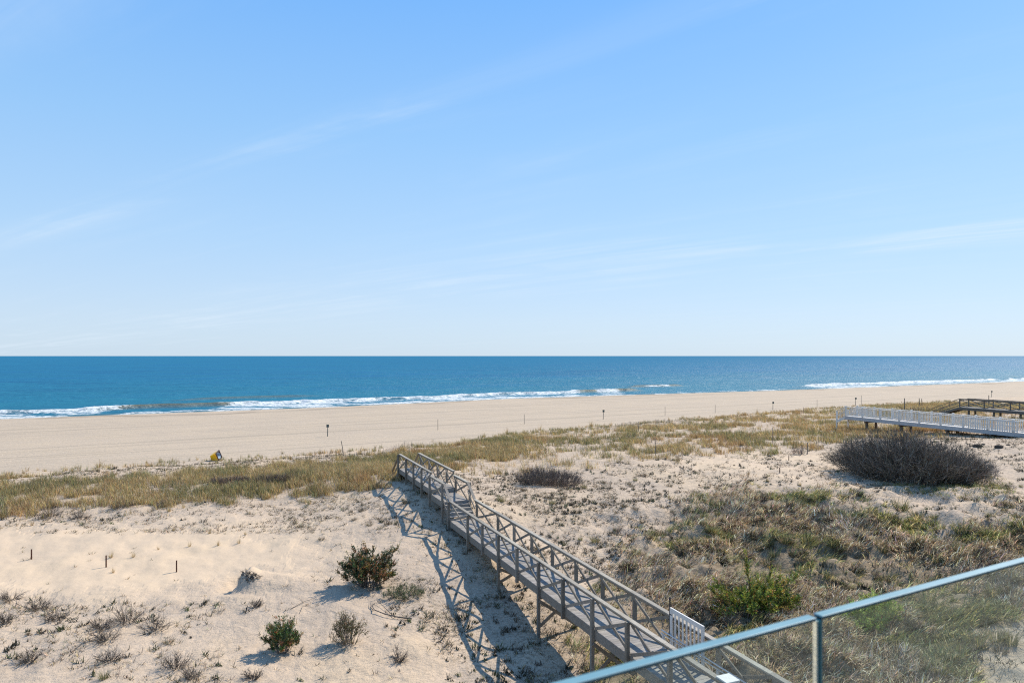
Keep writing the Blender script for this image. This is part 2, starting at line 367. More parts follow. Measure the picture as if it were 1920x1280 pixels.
def leafmat(name, tr=.3, mult=1.0):
    m, t = mat(name); a = attr(t, 'col').outputs['Color']
    a = mixc(t, 1.0, a, ramp(t, noise(t, wpos(t), 2.2, 3), [(.3, .75*mult), (.7, 1.2*mult)]), 'MULTIPLY')
    d = N(t, 'ShaderNodeBsdfDiffuse'); L(t, a, d.inputs[0]); s = N(t, 'ShaderNodeBsdfTranslucent'); L(t, a, s.inputs[0])
    g = N(t, 'ShaderNodeBsdfGlossy'); g.inputs['Roughness'].default_value = .45; g.inputs['Color'].default_value = (.6, .6, .6, 1)
    mx = N(t, 'ShaderNodeMixShader'); mx.inputs[0].default_value = tr; L(t, d.outputs[0], mx.inputs[1]); L(t, s.outputs[0], mx.inputs[2])
    m2 = N(t, 'ShaderNodeMixShader'); m2.inputs[0].default_value = .05; L(t, mx.outputs[0], m2.inputs[1]); L(t, g.outputs[0], m2.inputs[2])
    out(t, m2.outputs[0]); return m
M_grass = leafmat('dune_grass', .38, 1.15); M_leaf = leafmat('shrub_leaves', .25); M_twig = leafmat('bare_twigs', .0)

# sea
M_sea, t = mat('sea_water'); p = wpos(t)
rotp = mapping(t, p, (1, 1, 1), (0, 0, R(-20)))
w1 = noise(t, mapping(t, rotp, (.10, .26, .2)), 1, 5, .55, .4); w2 = noise(t, mapping(t, rotp, (.7, 1.5, 1)), 1, 5, .65, .3)
w3 = noise(t, mapping(t, rotp, (.006, .03, .2)), 1, 6, .65, .5); w4 = noise(t, mapping(t, rotp, (.03, .20, .2)), 1, 7, .75, .3)
hgt = mth(t, 'ADD', mth(t, 'MULTIPLY', w1, 1.0), mth(t, 'ADD', mth(t, 'MULTIPLY', w2, .22), mth(t, 'MULTIPLY', w4, .5)))
off = attr(t, 'off').outputs['Fac']; foam = attr(t, 'foam').outputs['Fac']; shal = attr(t, 'shal').outputs['Fac']
deep = ramp(t, w3, [(.38, (.008, .095, .20)), (.5, (.012, .145, .235)), (.62, (.008, .112, .25))])
deep = mixc(t, ramp(t, w4, [(.40, 0), (.62, .55)]), deep, (.005, .085, .19))
chop = noise(t, mapping(t, rotp, (.35, 1.1, 1)), 1, 5, .75, .2)
deep = mixc(t, ramp(t, chop, [(.42, .0), (.60, .5)]), deep, (.03, .20, .30))
deep = mixc(t, ramp(t, mth(t, 'DIVIDE', off, 400), [(.0, .55), (.12, .5), (.6, 0)]), deep, (.016, .165, .225))
c = mixc(t, shal, deep, (.13, .125, .075))
f1 = noise(t, mapping(t, rotp, (.9, .9, 1)), 1, 6, .7, .6)
f2 = noise(t, mapping(t, rotp, (.25, 1.0, 1)), 1, 6, .75, .8)
ff = ramp(t, mth(t, 'ADD', mth(t, 'MULTIPLY', foam, 1.15), mth(t, 'ADD', mth(t, 'MULTIPLY', mth(t, 'SUBTRACT', f1, .5), 1.3), mth(t, 'MULTIPLY', mth(t, 'SUBTRACT', f2, .5), 2.4))), [(.50, 0), (.78, 1)])
ff = mth(t, 'MULTIPLY', ff, mth(t, 'GREATER_THAN', foam, .02))
bp = N(t, 'ShaderNodeBump'); bp.inputs['Distance'].default_value = 1.6; bp.inputs['Strength'].default_value = 1.0; L(t, hgt, bp.inputs['Height'])
wd_ = N(t, 'ShaderNodeBsdfDiffuse'); L(t, c, wd_.inputs[0]); L(t, bp.outputs[0], wd_.inputs['Normal'])
wg_ = N(t, 'ShaderNodeBsdfGlossy'); wg_.inputs['Roughness'].default_value = .42; L(t, bp.outputs[0], wg_.inputs['Normal'])
fr = N(t, 'ShaderNodeFresnel'); fr.inputs['IOR'].default_value = 1.33; L(t, bp.outputs[0], fr.inputs['Normal'])
wb = N(t, 'ShaderNodeMixShader'); L(t, mth(t, 'MINIMUM', fr.outputs[0], .06), wb.inputs[0]); L(t, wd_.outputs[0], wb.inputs[1]); L(t, wg_.outputs[0], wb.inputs[2])
fb = princ(t, ramp(t, f1, [(.38, (.34, .39, .40)), (.58, (.66, .68, .66))]), .8, .2, f1, .5, .7)
mx = N(t, 'ShaderNodeMixShader'); L(t, ff, mx.inputs[0]); L(t, wb.outputs[0], mx.inputs[1]); L(t, fb, mx.inputs[2])
out(t, mx.outputs[0])

# ------------------------------------------------------------------ ground and sea sheets
def fan(angs, rad):
    A, RR = np.meshgrid(angs, rad, indexing='ij'); X = RR*np.sin(A); Y = RR*np.cos(A)
    na, nr = A.shape; i = np.arange(na*nr).reshape(na, nr)
    q = np.stack([i[:-1, :-1], i[:-1, 1:], i[1:, 1:], i[1:, :-1]], -1).reshape(-1, 4)
    return X.ravel(), Y.ravel(), q, i
angs = np.radians(np.concatenate([np.arange(-180, -56, 3.0), np.arange(-56, 50, .13), np.arange(50, 181, 3.0)]))
angs[-1] = np.radians(180)
rad = np.concatenate([[.5, 2, 4, 6, 8], np.geomspace(10, 400, 560), np.geomspace(430, 4000, 24)])
X, Y, q, idx = fan(angs, rad)
q = np.concatenate([q, np.stack([idx[-1, :-1], idx[-1, 1:], idx[0, 1:], idx[0, :-1]], -1)])
Z = ground(X, Y)
b_, h_, l_, m_ = zones(X, Y, Z)
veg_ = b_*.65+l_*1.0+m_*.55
dd = Y-Yd(X); ds = Ys(X)-Y
veg_ = np.where((veg_ < .35) & (dd < -4) & ((Y > 4) & (X > -3)), .35, veg_)
veg_ = np.where((veg_ < .12) & (dd < -4), .12, veg_)
gm = np_mesh('ground', np.stack([X, Y, Z], 1), q.ravel(), np.arange(len(q))*4,
             {'veg': veg_, 'hill': h_, 'calm': smooth_sand(X, Y, Z), 'beach': sst(-2, 4, dd)*(1-sst(10, 2, ds)*0), 'wrack': np.exp(-((ds-27+(fbm(X, Y, .04, 4, 46)-.5)*16)/1.2)**2)*sst(.4, .55, fbm(X, Y, .12, 3, 48)), 'wet': sst(15, 9, ds+(fbm(X, Y, .05, 3, 44)-.5)*16)}, smooth=True)
gnd = link('ground', gm, M_sand); tag(gnd, kind='structure')

angs = np.radians(np.concatenate([np.arange(-100, -56, 2.0), np.arange(-56, 46, .13), np.arange(46, 101, 2.0)]))
rad = np.concatenate([np.geomspace(60, 110, 12), np.geomspace(111, 420, 380), np.geomspace(430, 70000, 150)])
X, Y, q, idx = fan(angs, rad)
D = (Y-Ys(X))*.87
def seg(x, a, b, s=4): return sst(a-s, a+s, x)*(1-sst(b-s, b+s, x))
cr = 24+(fbm(X, X*0, .03, 3, 51)-.5)*14+(fbm(X, X*0, .25, 3, 52)-.5)*4
brk = sst(.30, .46, fbm(X, X*0, .09, 3, 55))
act = np.clip(seg(X, -400, -90)+seg(X, -72, 24)+.75*seg(X, 28, 38, 2)+seg(X, 118, 900, 8), 0, 1)
unb = np.clip(seg(X, -94, -68)+seg(X, 22, 45), 0, 1)
e = D-cr
jag = (fbm(X, Y, .5, 3, 61)-.5)
wave = np.where(e > 0, np.exp(-(e/4.5)**2), np.exp(-(e/1.6)**2))
Zw = .95*wave*np.clip(unb+act*.75, 0, 1)*(.75+.5*fbm(X, Y, .15, 2, 63))
foam_ = act*np.where(e > 0, np.exp(-(e/(1.2+1.0*jag))**2), np.clip(1.0+e/10, 0, 1))
foam_ = foam_*(.72+.28*brk)*(D > 0)*(.30+1.15*fbm(X, Y, .30, 3, 65))
foam_ = foam_*np.where(e < -5, .25+.75*sst(.42, .62, fbm(X, Y*1.6, .30, 4, 66)), 1)
c2 = 52+(fbm(X, X*0, .04, 2, 71)-.5)*10; e2 = D-c2
a2 = seg(X, 47, 70, 3)+.7*seg(X, -92, -62, 6)+.35*seg(X, 250, 320, 8)
Zw = Zw+.75*np.where(e2 > 0, np.exp(-(e2/4)**2), np.exp(-(e2/1.7)**2))*a2
foam_ = np.maximum(foam_, seg(X, 50, 68, 5)*np.exp(-((e2+1.2)/1.1)**2)*(.1+1.0*fbm(X, Y, .4, 2, 73)))
swl = 2.0+4*fbm(X, X*0, .05, 3, 75)
foam_ = np.maximum(foam_, .85*np.exp(-((D-swl)/1.0)**2)*(.45+.8*fbm(X, Y, .09, 3, 77)))
foam_ = np.maximum(foam_, .60*(D > 0)*(D < 14)*sst(.47, .60, fbm(X, Y, .16, 4, 79)))
foam_ = np.maximum(foam_, (D > 1)*(e < 0)*act*(.30+.42*sst(.42, .58, fbm(X*.5, Y*1.5, .2, 4, 80))))
Zw = Zw+(D > 0)*np.clip(foam_, 0, 1)*.30*(fbm(X, Y, .8, 3, 81)-.3)
Zw = Zw+.13*np.sin((D+14*fbm(X, Y, .02, 3, 91))*.33)*sst(30, 60, D)*(1-sst(300, 600, D))*(.3+1.4*fbm(X, Y, .03, 2, 92))
for cc, am, sd in ((75, .55, 93), (104, .40, 94), (140, .35, 95)):
    ee = D-cc-(fbm(X, X*0, .02, 3, sd)-.5)*16; Zw = Zw+am*sst(.42, .62, fbm(X, X*0+cc, .015, 2, sd+20))*np.where(ee > 0, np.exp(-(ee/6)**2), np.exp(-(ee/2.2)**2))
shal_ = np.clip(.55*sst(16, 2, D)+.85*(unb+.4*act)*np.where(e < 0, np.exp(-(e/2.4)**2), np.exp(-(e/1.5)**2))+.8*a2*np.exp(-(e2/2.2)**2), 0, 1)
# shallow wash thins out onto the sand
Zw = np.where(D < 0, .03*np.exp(D/3), Zw+.03)
wm = np_mesh('sea', np.stack([X, Y, Zw], 1), q.ravel(), np.arange(len(q))*4, {'foam': foam_, 'shal': shal_, 'off': D}, smooth=True)
sea = link('sea', wm, M_sea); tag(sea, kind='structure')

# ------------------------------------------------------------------ plants, vectorised
def blades(Pb, Ht, Wd, yaw, lean, cols, curl=.5):
    """one bent blade per row: 5 vertices"""
    n = len(Pb); d = np.stack([np.cos(yaw), np.sin(yaw), np.zeros(n)], 1)
    tw = rng.uniform(0, np.pi, n); s = np.stack([np.cos(tw), np.sin(tw), np.zeros(n)], 1)*Wd[:, None]/2
    def pt(f, l): return Pb+d*(np.sin(l)*Ht*f)[:, None]+np.array([0, 0, 1])*(np.cos(l)*Ht*f)[:, None]
    m = pt(.5, lean*(1-curl*.5)); tip = m+d*(np.sin(np.minimum(lean*(1+curl), 1.75))*Ht*.5)[:, None]+np.array([0, 0, 1])*(np.cos(np.minimum(lean*(1+curl), 1.75))*Ht*.5)[:, None]
    V = np.stack([Pb-s, Pb+s, m+s*.8, m-s*.8, tip], 1).reshape(-1, 3)
    b = np.arange(n)[:, None]*5
    loops = np.concatenate([b, b+1, b+2, b+3, b+3, b+2, b+4], 1).ravel()
    starts = (np.arange(n)[:, None]*7+np.array([0, 4])).ravel()
    return V, loops, starts, np.repeat(cols, 5, 0)
def blade_obj(name, parts, m, parent=None):
    V = []; Lp = []; S = []; C = []; vo = lo = 0
    for v, l, s, c in parts:
        V.append(v); Lp.append(l+vo); S.append(s+lo); C.append(c); vo += len(v); lo += len(l)
    return link(name, np_mesh(name, np.concatenate(V), np.concatenate(Lp), np.concatenate(S), {'col': np.concatenate(C)}), m, parent)
def tubes(PL, Rd, cols, k=3):
    """PL (n,K,3) polylines, Rd (n,K) radii"""
    n, K, _ = PL.shape
    d = np.gradient(PL, axis=1); d /= np.linalg.norm(d, axis=2, keepdims=True)+1e-9
    up = np.where(np.abs(d[..., 2:3]) < .9, np.array([0, 0, 1.]), np.array([1., 0, 0]))
    a = np.cross(d, up); a /= np.linalg.norm(a, axis=2, keepdims=True)+1e-9; b = np.cross(d, a)
    th = np.arange(k)*2*np.pi/k
    V = PL[:, :, None]+(a[:, :, None]*np.cos(th)[:, None]+b[:, :, None]*np.sin(th)[:, None])*Rd[:, :, None, None]
    i = np.arange(n*K*k).reshape(n, K, k); j = np.roll(i, -1, 2)
    q = np.stack([i[:, :-1], j[:, :-1], j[:, 1:], i[:, 1:]], -1).reshape(-1, 4)
    return V.reshape(-1, 3), q.ravel(), np.arange(len(q))*4, np.repeat(cols, K*k, 0)
def leaves(Pc, nrm, size, cols, asp=2.0):
    n = len(Pc); a = rng.normal(size=(n, 3)); a = a+nrm*1.2; a /= np.linalg.norm(a, axis=1, keepdims=True)
    b = np.cross(a, rng.normal(size=(n, 3))); b /= np.linalg.norm(b, axis=1, keepdims=True)
    s = size[:, None]; V = np.stack([Pc, Pc+a*s*.5+b*s*.5/asp, Pc+a*s, Pc+a*s*.5-b*s*.5/asp], 1).reshape(-1, 3)
    return V, np.arange(n*4), np.arange(n)*4, np.repeat(cols, 4, 0)
def pal(n, cols, wts, jit=.12):
    i = rng.choice(len(cols), n, p=np.array(wts)/sum(wts)); c = np.array(cols)[i]
    return np.clip(c*(1+rng.normal(0, jit, (n, 1)))*(1+rng.normal(0, jit*.4, (n, 3))), .004, .9)
GOLD = (.50, .35, .13); TAN = (.56, .42, .22); OLIVE = (.30, .24, .10); GREEN = (.19, .195, .085); BROWN = (.24, .165, .085)
STRAW = (.52, .43, .27); DGREEN = (.055, .085, .032); GREY = (.22, .19, .15); DARK = (.085, .065, .045); RUST = (.26, .13, .06)

def scatter(xr, yr, n, fn):
    x = rng.uniform(*xr, n); y = rng.uniform(*yr, n); z = ground(x, y); k = fn(x, y, z); return x[k], y[k], z[k]

# --- the tall grass along the dune crest
def clumped(x, y, z, per, spread, ht, wd, lean, cols_fn, wind=(2.4, .9)):
    n = len(x); i = np.repeat(np.arange(n), per); m = len(i)
    r = spread*np.sqrt(rng.uniform(0, 1, m)); th = rng.uniform(0, 2*np.pi, m)
    bx = x[i]+r*np.cos(th); by = y[i]+r*np.sin(th); bz = z[i]-.03
    s = rng.uniform(.6, 1.15, n)[i]*rng.uniform(.6, 1.15, m)
    yaw = np.where(rng.uniform(0, 1, m) < wind[1], rng.normal(wind[0], 1.0, m), th)
    return blades(np.stack([bx, by, bz], 1), ht*s, np.full(m, wd)*rng.uniform(.7, 1.3, m), yaw, np.abs(rng.normal(lean, .2, m)), np.clip(cols_fn(bx, by, i)*rng.uniform(.62, 1.38, n)[i][:, None], .01, .9))
def band_cols(bx, by, i):
    g = fbm(bx, by, .12, 3, 101); g2 = fbm(bx, by, .6, 2, 103); n = len(bx)
    a = pal(n, [GOLD, TAN, OLIVE, GREEN, BROWN], [3, 2.6, 2.6, .8, 2.8], .2); b = pal(n, [OLIVE, GREEN, GOLD, DGREEN, BROWN], [4, 3, 1.5, .9, 1.5], .2)
    red = pal(n, [(.36, .22, .10), GOLD, BROWN], [3, 2, 2])
    m = (g+.25*(g2-.5) > .53)[:, None]; r = (fbm(bx, by, .2, 2, 107) > .62)[:, None]
    return np.where(m, b, np.where(r, red, a))
def in_band(x, y, z):
    b, h, l, m = zones(x, y, z); d = .45*fbm(x, y, .40, 3, 111)+.55*fbm(x, y, 1.1, 2, 115)
    px_, _ = proj(x, y, z); d = d*.75+.25*fbm(x, y, .13, 2, 113)-np.where(px_ > 760, .075, 0)
    return (b > 0) & (rng.uniform(0, 1, len(x)) < sst(np.where(px_ > 760, .385, .34), np.where(px_ > 760, .50, .47), d)+.04) & (y < Yd(x)+1.5)
parts = []
x, y, z = scatter((-75, 0), (38, 75), 85000, in_band); parts.append(clumped(x, y, z, 9, .19, .60, .019, .32, band_cols))
x, y, z = scatter((-20, 90), (45, 140), 190000, in_band); parts.append(clumped(x, y, z, 7, .22, .60, .024, .30, band_cols))
tag(blade_obj('beach_grass', parts, M_grass), 'golden and olive beach grass covering the dune crest along the beach', 'grass', kind='stuff')

# --- sparse seaward fringe: little tufts on the last sand of the dune
def fringe(x, y, z):
    d = y-Yd(x); return (d > -7) & (d < 2.5) & (rng.uniform(0, 1, len(x)) < sst(.5, .72, fbm(x, y, .5, 3, 121)))
x, y, z = scatter((-60, 110), (50, 150), 60000, fringe)
tag(blade_obj('fringe_grass', [clumped(x, y, z, 10, .13, .5, .022, .30, band_cols)], M_grass), 'sparse grass fringe at the foot of the dune facing the beach', 'grass', kind='stuff')

# --- matted dead grass on the near hollow and slope
def in_hill(x, y, z):
    b, h, l, m = zones(x, y, z); d = fbm(x, y, .9, 3, 131); d2 = fbm(x, y, .25, 2, 133)
    return (rng.uniform(0, 1, len(x)) < np.clip(sst(.31, .46, d)*sst(.27, .43, d2)+.10, 0, 1)*h**1.3)
def hill_cols(bx, by, i):
    n = len(bx); g = fbm(bx, by, .35, 3, 141)
    a = pal(n, [(.70, .57, .40), (.50, .39, .24), (.36, .27, .165), (.14, .10, .065), OLIVE], [2.6, 2.8, 2.8, 2.0, 1.0], .24)
    b = pal(n, [OLIVE, GREEN, DGREEN, TAN, BROWN], [2.5, 2.5, 1.4, 2, 1.5], .18)
    fr_ = (bx > 11) & (by < 27)
    return np.where((g > np.where(fr_, .52, .59))[:, None], b*np.array([1.0, 1.1, .95]), a)
x, y, z = scatter((2, 46), (14, 50), 100000, in_hill)
def flat(x, y, z, per, spread, L0, lean, w_=.013):
    n = len(x); i = np.repeat(np.arange(n), per); m = len(i)
    r = spread*np.sqrt(rng.uniform(0, 1, m)); th = rng.uniform(0, 2*np.pi, m)
    bx = x[i]+r*np.cos(th); by = y[i]+r*np.sin(th)
    cd = (fbm(x, y, .4, 2, 151)*5.0-3.2)[i]                     # each clump is combed one way
    return blades(np.stack([bx, by, z[i]-.01+rng.uniform(0, .26, m)*(fbm(x, y, 1.6, 2, 157)[i])**1.5], 1), L0*rng.uniform(.5, 1.2, m), np.full(m, w_)*rng.uniform(.7, 1.4, m),
                  cd+rng.normal(0, .75, m), np.clip(rng.normal(lean, .3, m), .1, 1.45), np.clip(hill_cols(bx, by, i)*rng.uniform(.5, 1.5, n)[i][:, None], .01, .9), .35)
hp = [flat(x, y, z, 7, .16, .50, .95, .030)]
k = rng.uniform(0, 1, len(x)) < .13
hp.append(clumped(x[k], y[k], z[k], 14, .10, .38, .020, .45, hill_cols))
k = (rng.uniform(0, 1, len(x)) < .045*sst(.45, .6, fbm(x, y, .5, 2, 191))+.008); hp.append(clumped(x[k], y[k], z[k], 60, .20, .46, .026, .5, lambda bx, by, i: pal(len(bx), [(.07, .06, .035), (.10, .115, .045), (.15, .115, .07), (.045, .04, .028)], [3, 2, 2, 2], .2)))
tag(blade_obj('dead_grass', hp, M_grass), 'matted straw brown dead grass covering the near hollow right of the boardwalk', 'grass', kind='stuff')

# --- short litter of stalks and beach plants over the sand
def in_lit(x, y, z):
    b, h, l, m = zones(x, y, z); u = rng.uniform(0, 1, len(x)); d = fbm(x, y, .8, 3, 161)
    px, py = proj(x, np.maximum(y, 4), z); right = (px > 900)
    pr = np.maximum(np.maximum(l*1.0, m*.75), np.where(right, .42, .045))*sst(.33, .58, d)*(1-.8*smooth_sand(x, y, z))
    edge = (~right) & (py < 1000); pr = np.where(edge, .5*sst(.35, .6, d), pr)
    lowl = (~right) & (py > 1130) & (px < 420); pr = np.where(lowl, .5*sst(.38, .6, d), pr)
    return (b < .5) & (h < .75) & (u < pr) & (y < Yd(x)-4)
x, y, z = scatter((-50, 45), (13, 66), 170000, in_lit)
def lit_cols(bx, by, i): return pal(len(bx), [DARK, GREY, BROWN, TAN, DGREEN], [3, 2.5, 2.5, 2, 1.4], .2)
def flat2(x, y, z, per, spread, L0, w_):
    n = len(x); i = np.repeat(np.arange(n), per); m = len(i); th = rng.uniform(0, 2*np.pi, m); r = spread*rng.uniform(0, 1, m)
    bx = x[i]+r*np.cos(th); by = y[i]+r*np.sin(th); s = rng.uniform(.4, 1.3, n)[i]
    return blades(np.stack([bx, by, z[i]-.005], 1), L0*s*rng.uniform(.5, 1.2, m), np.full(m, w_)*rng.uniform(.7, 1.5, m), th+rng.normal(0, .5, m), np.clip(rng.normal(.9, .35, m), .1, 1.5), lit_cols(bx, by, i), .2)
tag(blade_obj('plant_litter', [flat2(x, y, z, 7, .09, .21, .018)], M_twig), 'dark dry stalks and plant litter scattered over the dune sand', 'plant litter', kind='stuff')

def in_low(x, y, z):
    b, h, l, m = zones(x, y, z); u = rng.uniform(0, 1, len(x)); d = fbm(x, y, .7, 3, 171); px, py = proj(x, np.maximum(y, 4), z)
    right = px > 900; foot_ = (px < 900) & (py < 985); low = (px < 430) & (py > 1125)
    pr = np.maximum.reduce([l*.9, m*.75, h*.60, np.where(right, .38, np.where(foot_, .20, np.where(low, .26, .02)))])*sst(.38, .60, d)*(1-.92*smooth_sand(x, y, z))
    return (b < .5) & (u < pr) & (y < Yd(x)-4)
x, y, z = scatter((-45, 45), (13, 66), 30000, in_low)
def low_cols(bx, by, i):
    n = len(bx); k = rng.choice(5, n, p=[.30, .25, .20, .15, .10]); k = k[np.searchsorted(np.arange(n), np.minimum((i*13) % n, n-1))]
    return np.clip(np.array([(.060, .055, .035), (.075, .085, .04), (.13, .10, .065), (.10, .075, .05), (.11, .13, .05)])[k]*(1+rng.normal(0, .25, (n, 1))), .01, .9)
n_ = len(x); per = 16; i_ = np.repeat(np.arange(n_), per); m_ = len(i_); sz = rng.uniform(.35, 1.5, n_)[i_]
th = rng.uniform(0, 2*np.pi, m_); r_ = .10*sz*np.sqrt(rng.uniform(0, 1, m_)); sk = (rng.uniform(0, 3.1, n_))[i_]
dx = r_*np.cos(th)*1.6; dy = r_*np.sin(th)*.8; bx = x[i_]+dx*np.cos(sk)-dy*np.sin(sk); by = y[i_]+dx*np.sin(sk)+dy*np.cos(sk)
tag(blade_obj('low_plants', [blades(np.stack([bx, by, z[i_]-.01], 1), .20*sz*rng.uniform(.5, 1.2, m_), .032*np.sqrt(sz), th+rng.normal(0, .6, m_), np.clip(rng.normal(.75, .35, m_), .1, 1.4), low_cols(bx, by, i_), .3)], M_twig), 'small dark sprigs and low dune plants dotted over the sand', 'ground cover', kind='stuff')

# ------------------------------------------------------------------ shrubs
def shrub(name, loc, wx, wy, ht, nst, ntw, nlf, lsz, lcols, lw, scols, sw, label, cat='shrub', group=None,
          spread=1.0, r0=.014, tw_len=.3, seed=1, skew=(0, 0), rot=0, base=.12, leafstart=.35, up=.35, stemname='stems', rt=.003, extra=None):
    global rng
    keep = rng; rng = np.random.default_rng(seed)
    root = empty(name, loc); tag(root, label, cat, group)
    K = 7; th = rng.uniform(0, 2*np.pi, nst); rr = np.sqrt(rng.uniform(0, 1, nst))*spread
    hx = wx/2*rr*np.cos(th); hy = wy/2*rr*np.sin(th)
    lob = fbm(np.cos(th)*rr*1.6+seed, np.sin(th)*rr*1.6, 1.3, 3, seed)
    top = ht*np.sqrt(np.maximum(1-rr**2*.86, .05))*rng.uniform(.62, 1.05, nst)*(.72+.56*lob)
    hx = hx*(.80+.4*lob); hy = hy*(.80+.4*lob)
    if extra is not None:
        for j, (ex, ey, ez) in enumerate(extra): hx[j] = ex; hy[j] = ey; top[j] = ez
    bx = hx*base*3+rng.normal(0, base*.25, nst); by = hy*base*3+rng.normal(0, base*.25, nst)
    u = np.linspace(0, 1, K)[None, :]
    PX = bx[:, None]+(hx-bx)[:, None]*u**1.15+skew[0]*ht*u**1.4; PY = by[:, None]+(hy-by)[:, None]*u**1.15+skew[1]*ht*u**1.4
    PX, PY = PX*math.cos(rot)-PY*math.sin(rot), PX*math.sin(rot)+PY*math.cos(rot)
    PZ = -.05+(top+.05)[:, None]*u**(.85)
    PL = np.stack([PX, PY, PZ], -1); PL[:, 1:] += rng.normal(0, .022*ht, PL[:, 1:].shape)
    gx = ground(PL[..., 0]+loc[0], PL[..., 1]+loc[1])-loc[2]; PL[..., 2] += gx
    Rd = r0*(1-.85*u)*rng.uniform(.6, 1.2, (nst, 1)); parts = [tubes(PL, Rd, pal(nst, scols, sw))]
    tp = None
    if ntw:
        i = rng.integers(0, nst, ntw); f = rng.uniform(leafstart, 1, ntw)*(K-1); a = np.minimum(f.astype(int), K-2); fr = (f-a)[:, None]
        s = PL[i, a]*(1-fr)+PL[i, a+1]*fr; d = PL[i, a+1]-PL[i, a]; d /= np.linalg.norm(d, axis=1, keepdims=True)+1e-9
        d = d*.8+rng.normal(0, .55, (ntw, 3)); d[:, 2] += up; d /= np.linalg.norm(d, axis=1, keepdims=True)
        ln = tw_len*rng.uniform(.4, 1.2, ntw)[:, None]; mid = s+d*ln*.5+rng.normal(0, .03, (ntw, 3))*ln; e = s+d*ln+np.array([0, 0, .12])*ln
        tp = np.stack([s, mid, e], 1); parts.append(tubes(tp, np.array([1.0, .7, .35])*rt*np.ones((ntw, 1)), pal(ntw, scols, sw)))
    blade_obj(stemname, parts, M_twig, root)
    if nlf:
        i = rng.integers(0, ntw, nlf); f = rng.uniform(.1, 1.05, nlf)[:, None]
        c0 = tp[i, 0]*(1-f)**2+2*tp[i, 1]*f*(1-f)+tp[i, 2]*f**2+rng.normal(0, .012, (nlf, 3))
        dd_ = tp[i, 2]-tp[i, 0]; dd_ /= np.linalg.norm(dd_, axis=1, keepdims=True)
        # neighbouring twigs share a colour, so the crown has rusty and green patches
        ci = pal(ntw, lcols, lw, .22)[i]*(1+rng.normal(0, .12, (nlf, 1)))
        blade_obj('foliage', [leaves(c0, dd_, lsz*rng.uniform(.6, 1.3, nlf), np.clip(ci, .004, .9))], M_leaf, root)
    rng = keep
    return root
TWG = [(.20, .17, .14), (.12, .10, .085), (.30, .26, .22)]
p = gp(688, 1096)
shrub('evergreen_shrub', p, 2.5, 2.0, 1.6, 64, 1700, 27000, .066, [(.075, .115, .042), (.13, .13, .045), (.34, .16, .07), (.045, .07, .035), (.42, .27, .08)], [4, 2, 2.6, 2, 1.2], TWG, [1, 2, .5],
      'large dark green rust-patched shrub with one long branch pointing up right, left of the boardwalk', r0=.022, tw_len=.26, seed=3,
      extra=[(1.35, .1, 1.75), (1.2, .3, 1.6), (1.0, 0, 1.5), (-1.2, 0, .9)])
p = gp(528, 1221)
shrub('evergreen_shrub', p, 1.25, 1.2, 1.15, 44, 800, 14000, .050, [(.085, .15, .04), (.15, .20, .045), (.38, .17, .07), (.045, .08, .03), (.42, .28, .09)], [4, 3, 2, 3, 1.4], TWG, [1, 2, .5],
      'compact rounded green and russet shrub low on the sand, nearest the bottom edge', r0=.016, tw_len=.2, seed=5)
p = gp(652, 1206)
shrub('evergreen_shrub', p, 1.4, 1.2, 1.0, 56, 620, 5200, .042, [(.14, .13, .05), (.19, .13, .06), (.10, .10, .035), (.28, .16, .07)], [3, 3, 3, 1], TWG, [2, 2, 1],
      'thin olive brown shrub of upright twigs, right of the compact green and russet shrub', r0=.012, tw_len=.22, seed=8)
p = gp(755, 1118)
shrub('low_shrub', p, 1.9, 1.3, .42, 70, 700, 5200, .035, [(.12, .16, .055), (.16, .17, .075), (.20, .18, .10)], [3, 2, 1.5], [(.30, .26, .19), (.2, .17, .12)], [2, 1],
      'low grey green foliage mat between the large dark shrub and the boardwalk shadow', r0=.006, tw_len=.16, seed=9, base=.3)
p = gp(1415, 1152)
shrub('juniper', p, 3.7, 2.6, 1.15, 84, 2300, 38000, .060, [(.20, .27, .045), (.30, .36, .055), (.42, .38, .07), (.07, .11, .03), (.70, .38, .11)], [3.4, 3.4, 2.6, 3, 1.0], [(.14, .10, .07), (.08, .06, .045)], [1, 1],
      'spreading bright green juniper with one tall spike in the dead grass right of the gate', 'juniper', r0=.022, tw_len=.27, seed=12, up=.5,
      extra=[(-.35, .2, 2.45), (-.3, .15, 2.2), (.75, .1, 1.5), (1.7, -.1, 1.35), (1.55, .1, 1.2), (-1.6, .1, 1.25), (-1.5, 0, 1.1)])
p = gp(1625, 1172)
shrub('leafing_shrub', p, 2.5, 2.0, 1.0, 90, 1700, 24000, .045, [(.42, .50, .10), (.32, .42, .08), (.50, .52, .14)], [3, 3, 2], [(.25, .22, .14), (.16, .14, .09)], [1, 1],
      'bright yellow green leafing shrub crossed by the glass rail at its joint', r0=.008, tw_len=.2, seed=14, base=.25)
GT = [(.21, .175, .135), (.10, .083, .065), (.42, .36, .28), (.17, .13, .10)]
p = gp(1695, 918)
p = Vector((26.2, 45.8, gz(26.2, 45.8)))
shrub('bare_bush', p, 11.0, 5.6, 2.75, 1150, 20000, 0, 0, None, None, GT, [3, 3, 1, 1.2],
      'very large dome of dense bare dark grey twigs in front of the white walkway', 'bush', r0=.020, tw_len=.6, seed=20, base=.24, leafstart=.25, up=.22, rt=.009, rot=R(-62))
p = gp(1838, 905)
shrub('bare_bush', (p.x, p.y+1.0, gz(p.x, p.y+1.0)), 3.6, 3.0, 1.2, 220, 1700, 0, 0, None, None, [(.30, .27, .24), (.17, .15, .13)], [2, 1],
      'thin pale grey twiggy bush at the right end of the very large dark bush', 'bush', r0=.011, tw_len=.45, seed=21, base=.27, rt=.005)
p = gp(1022, 912)
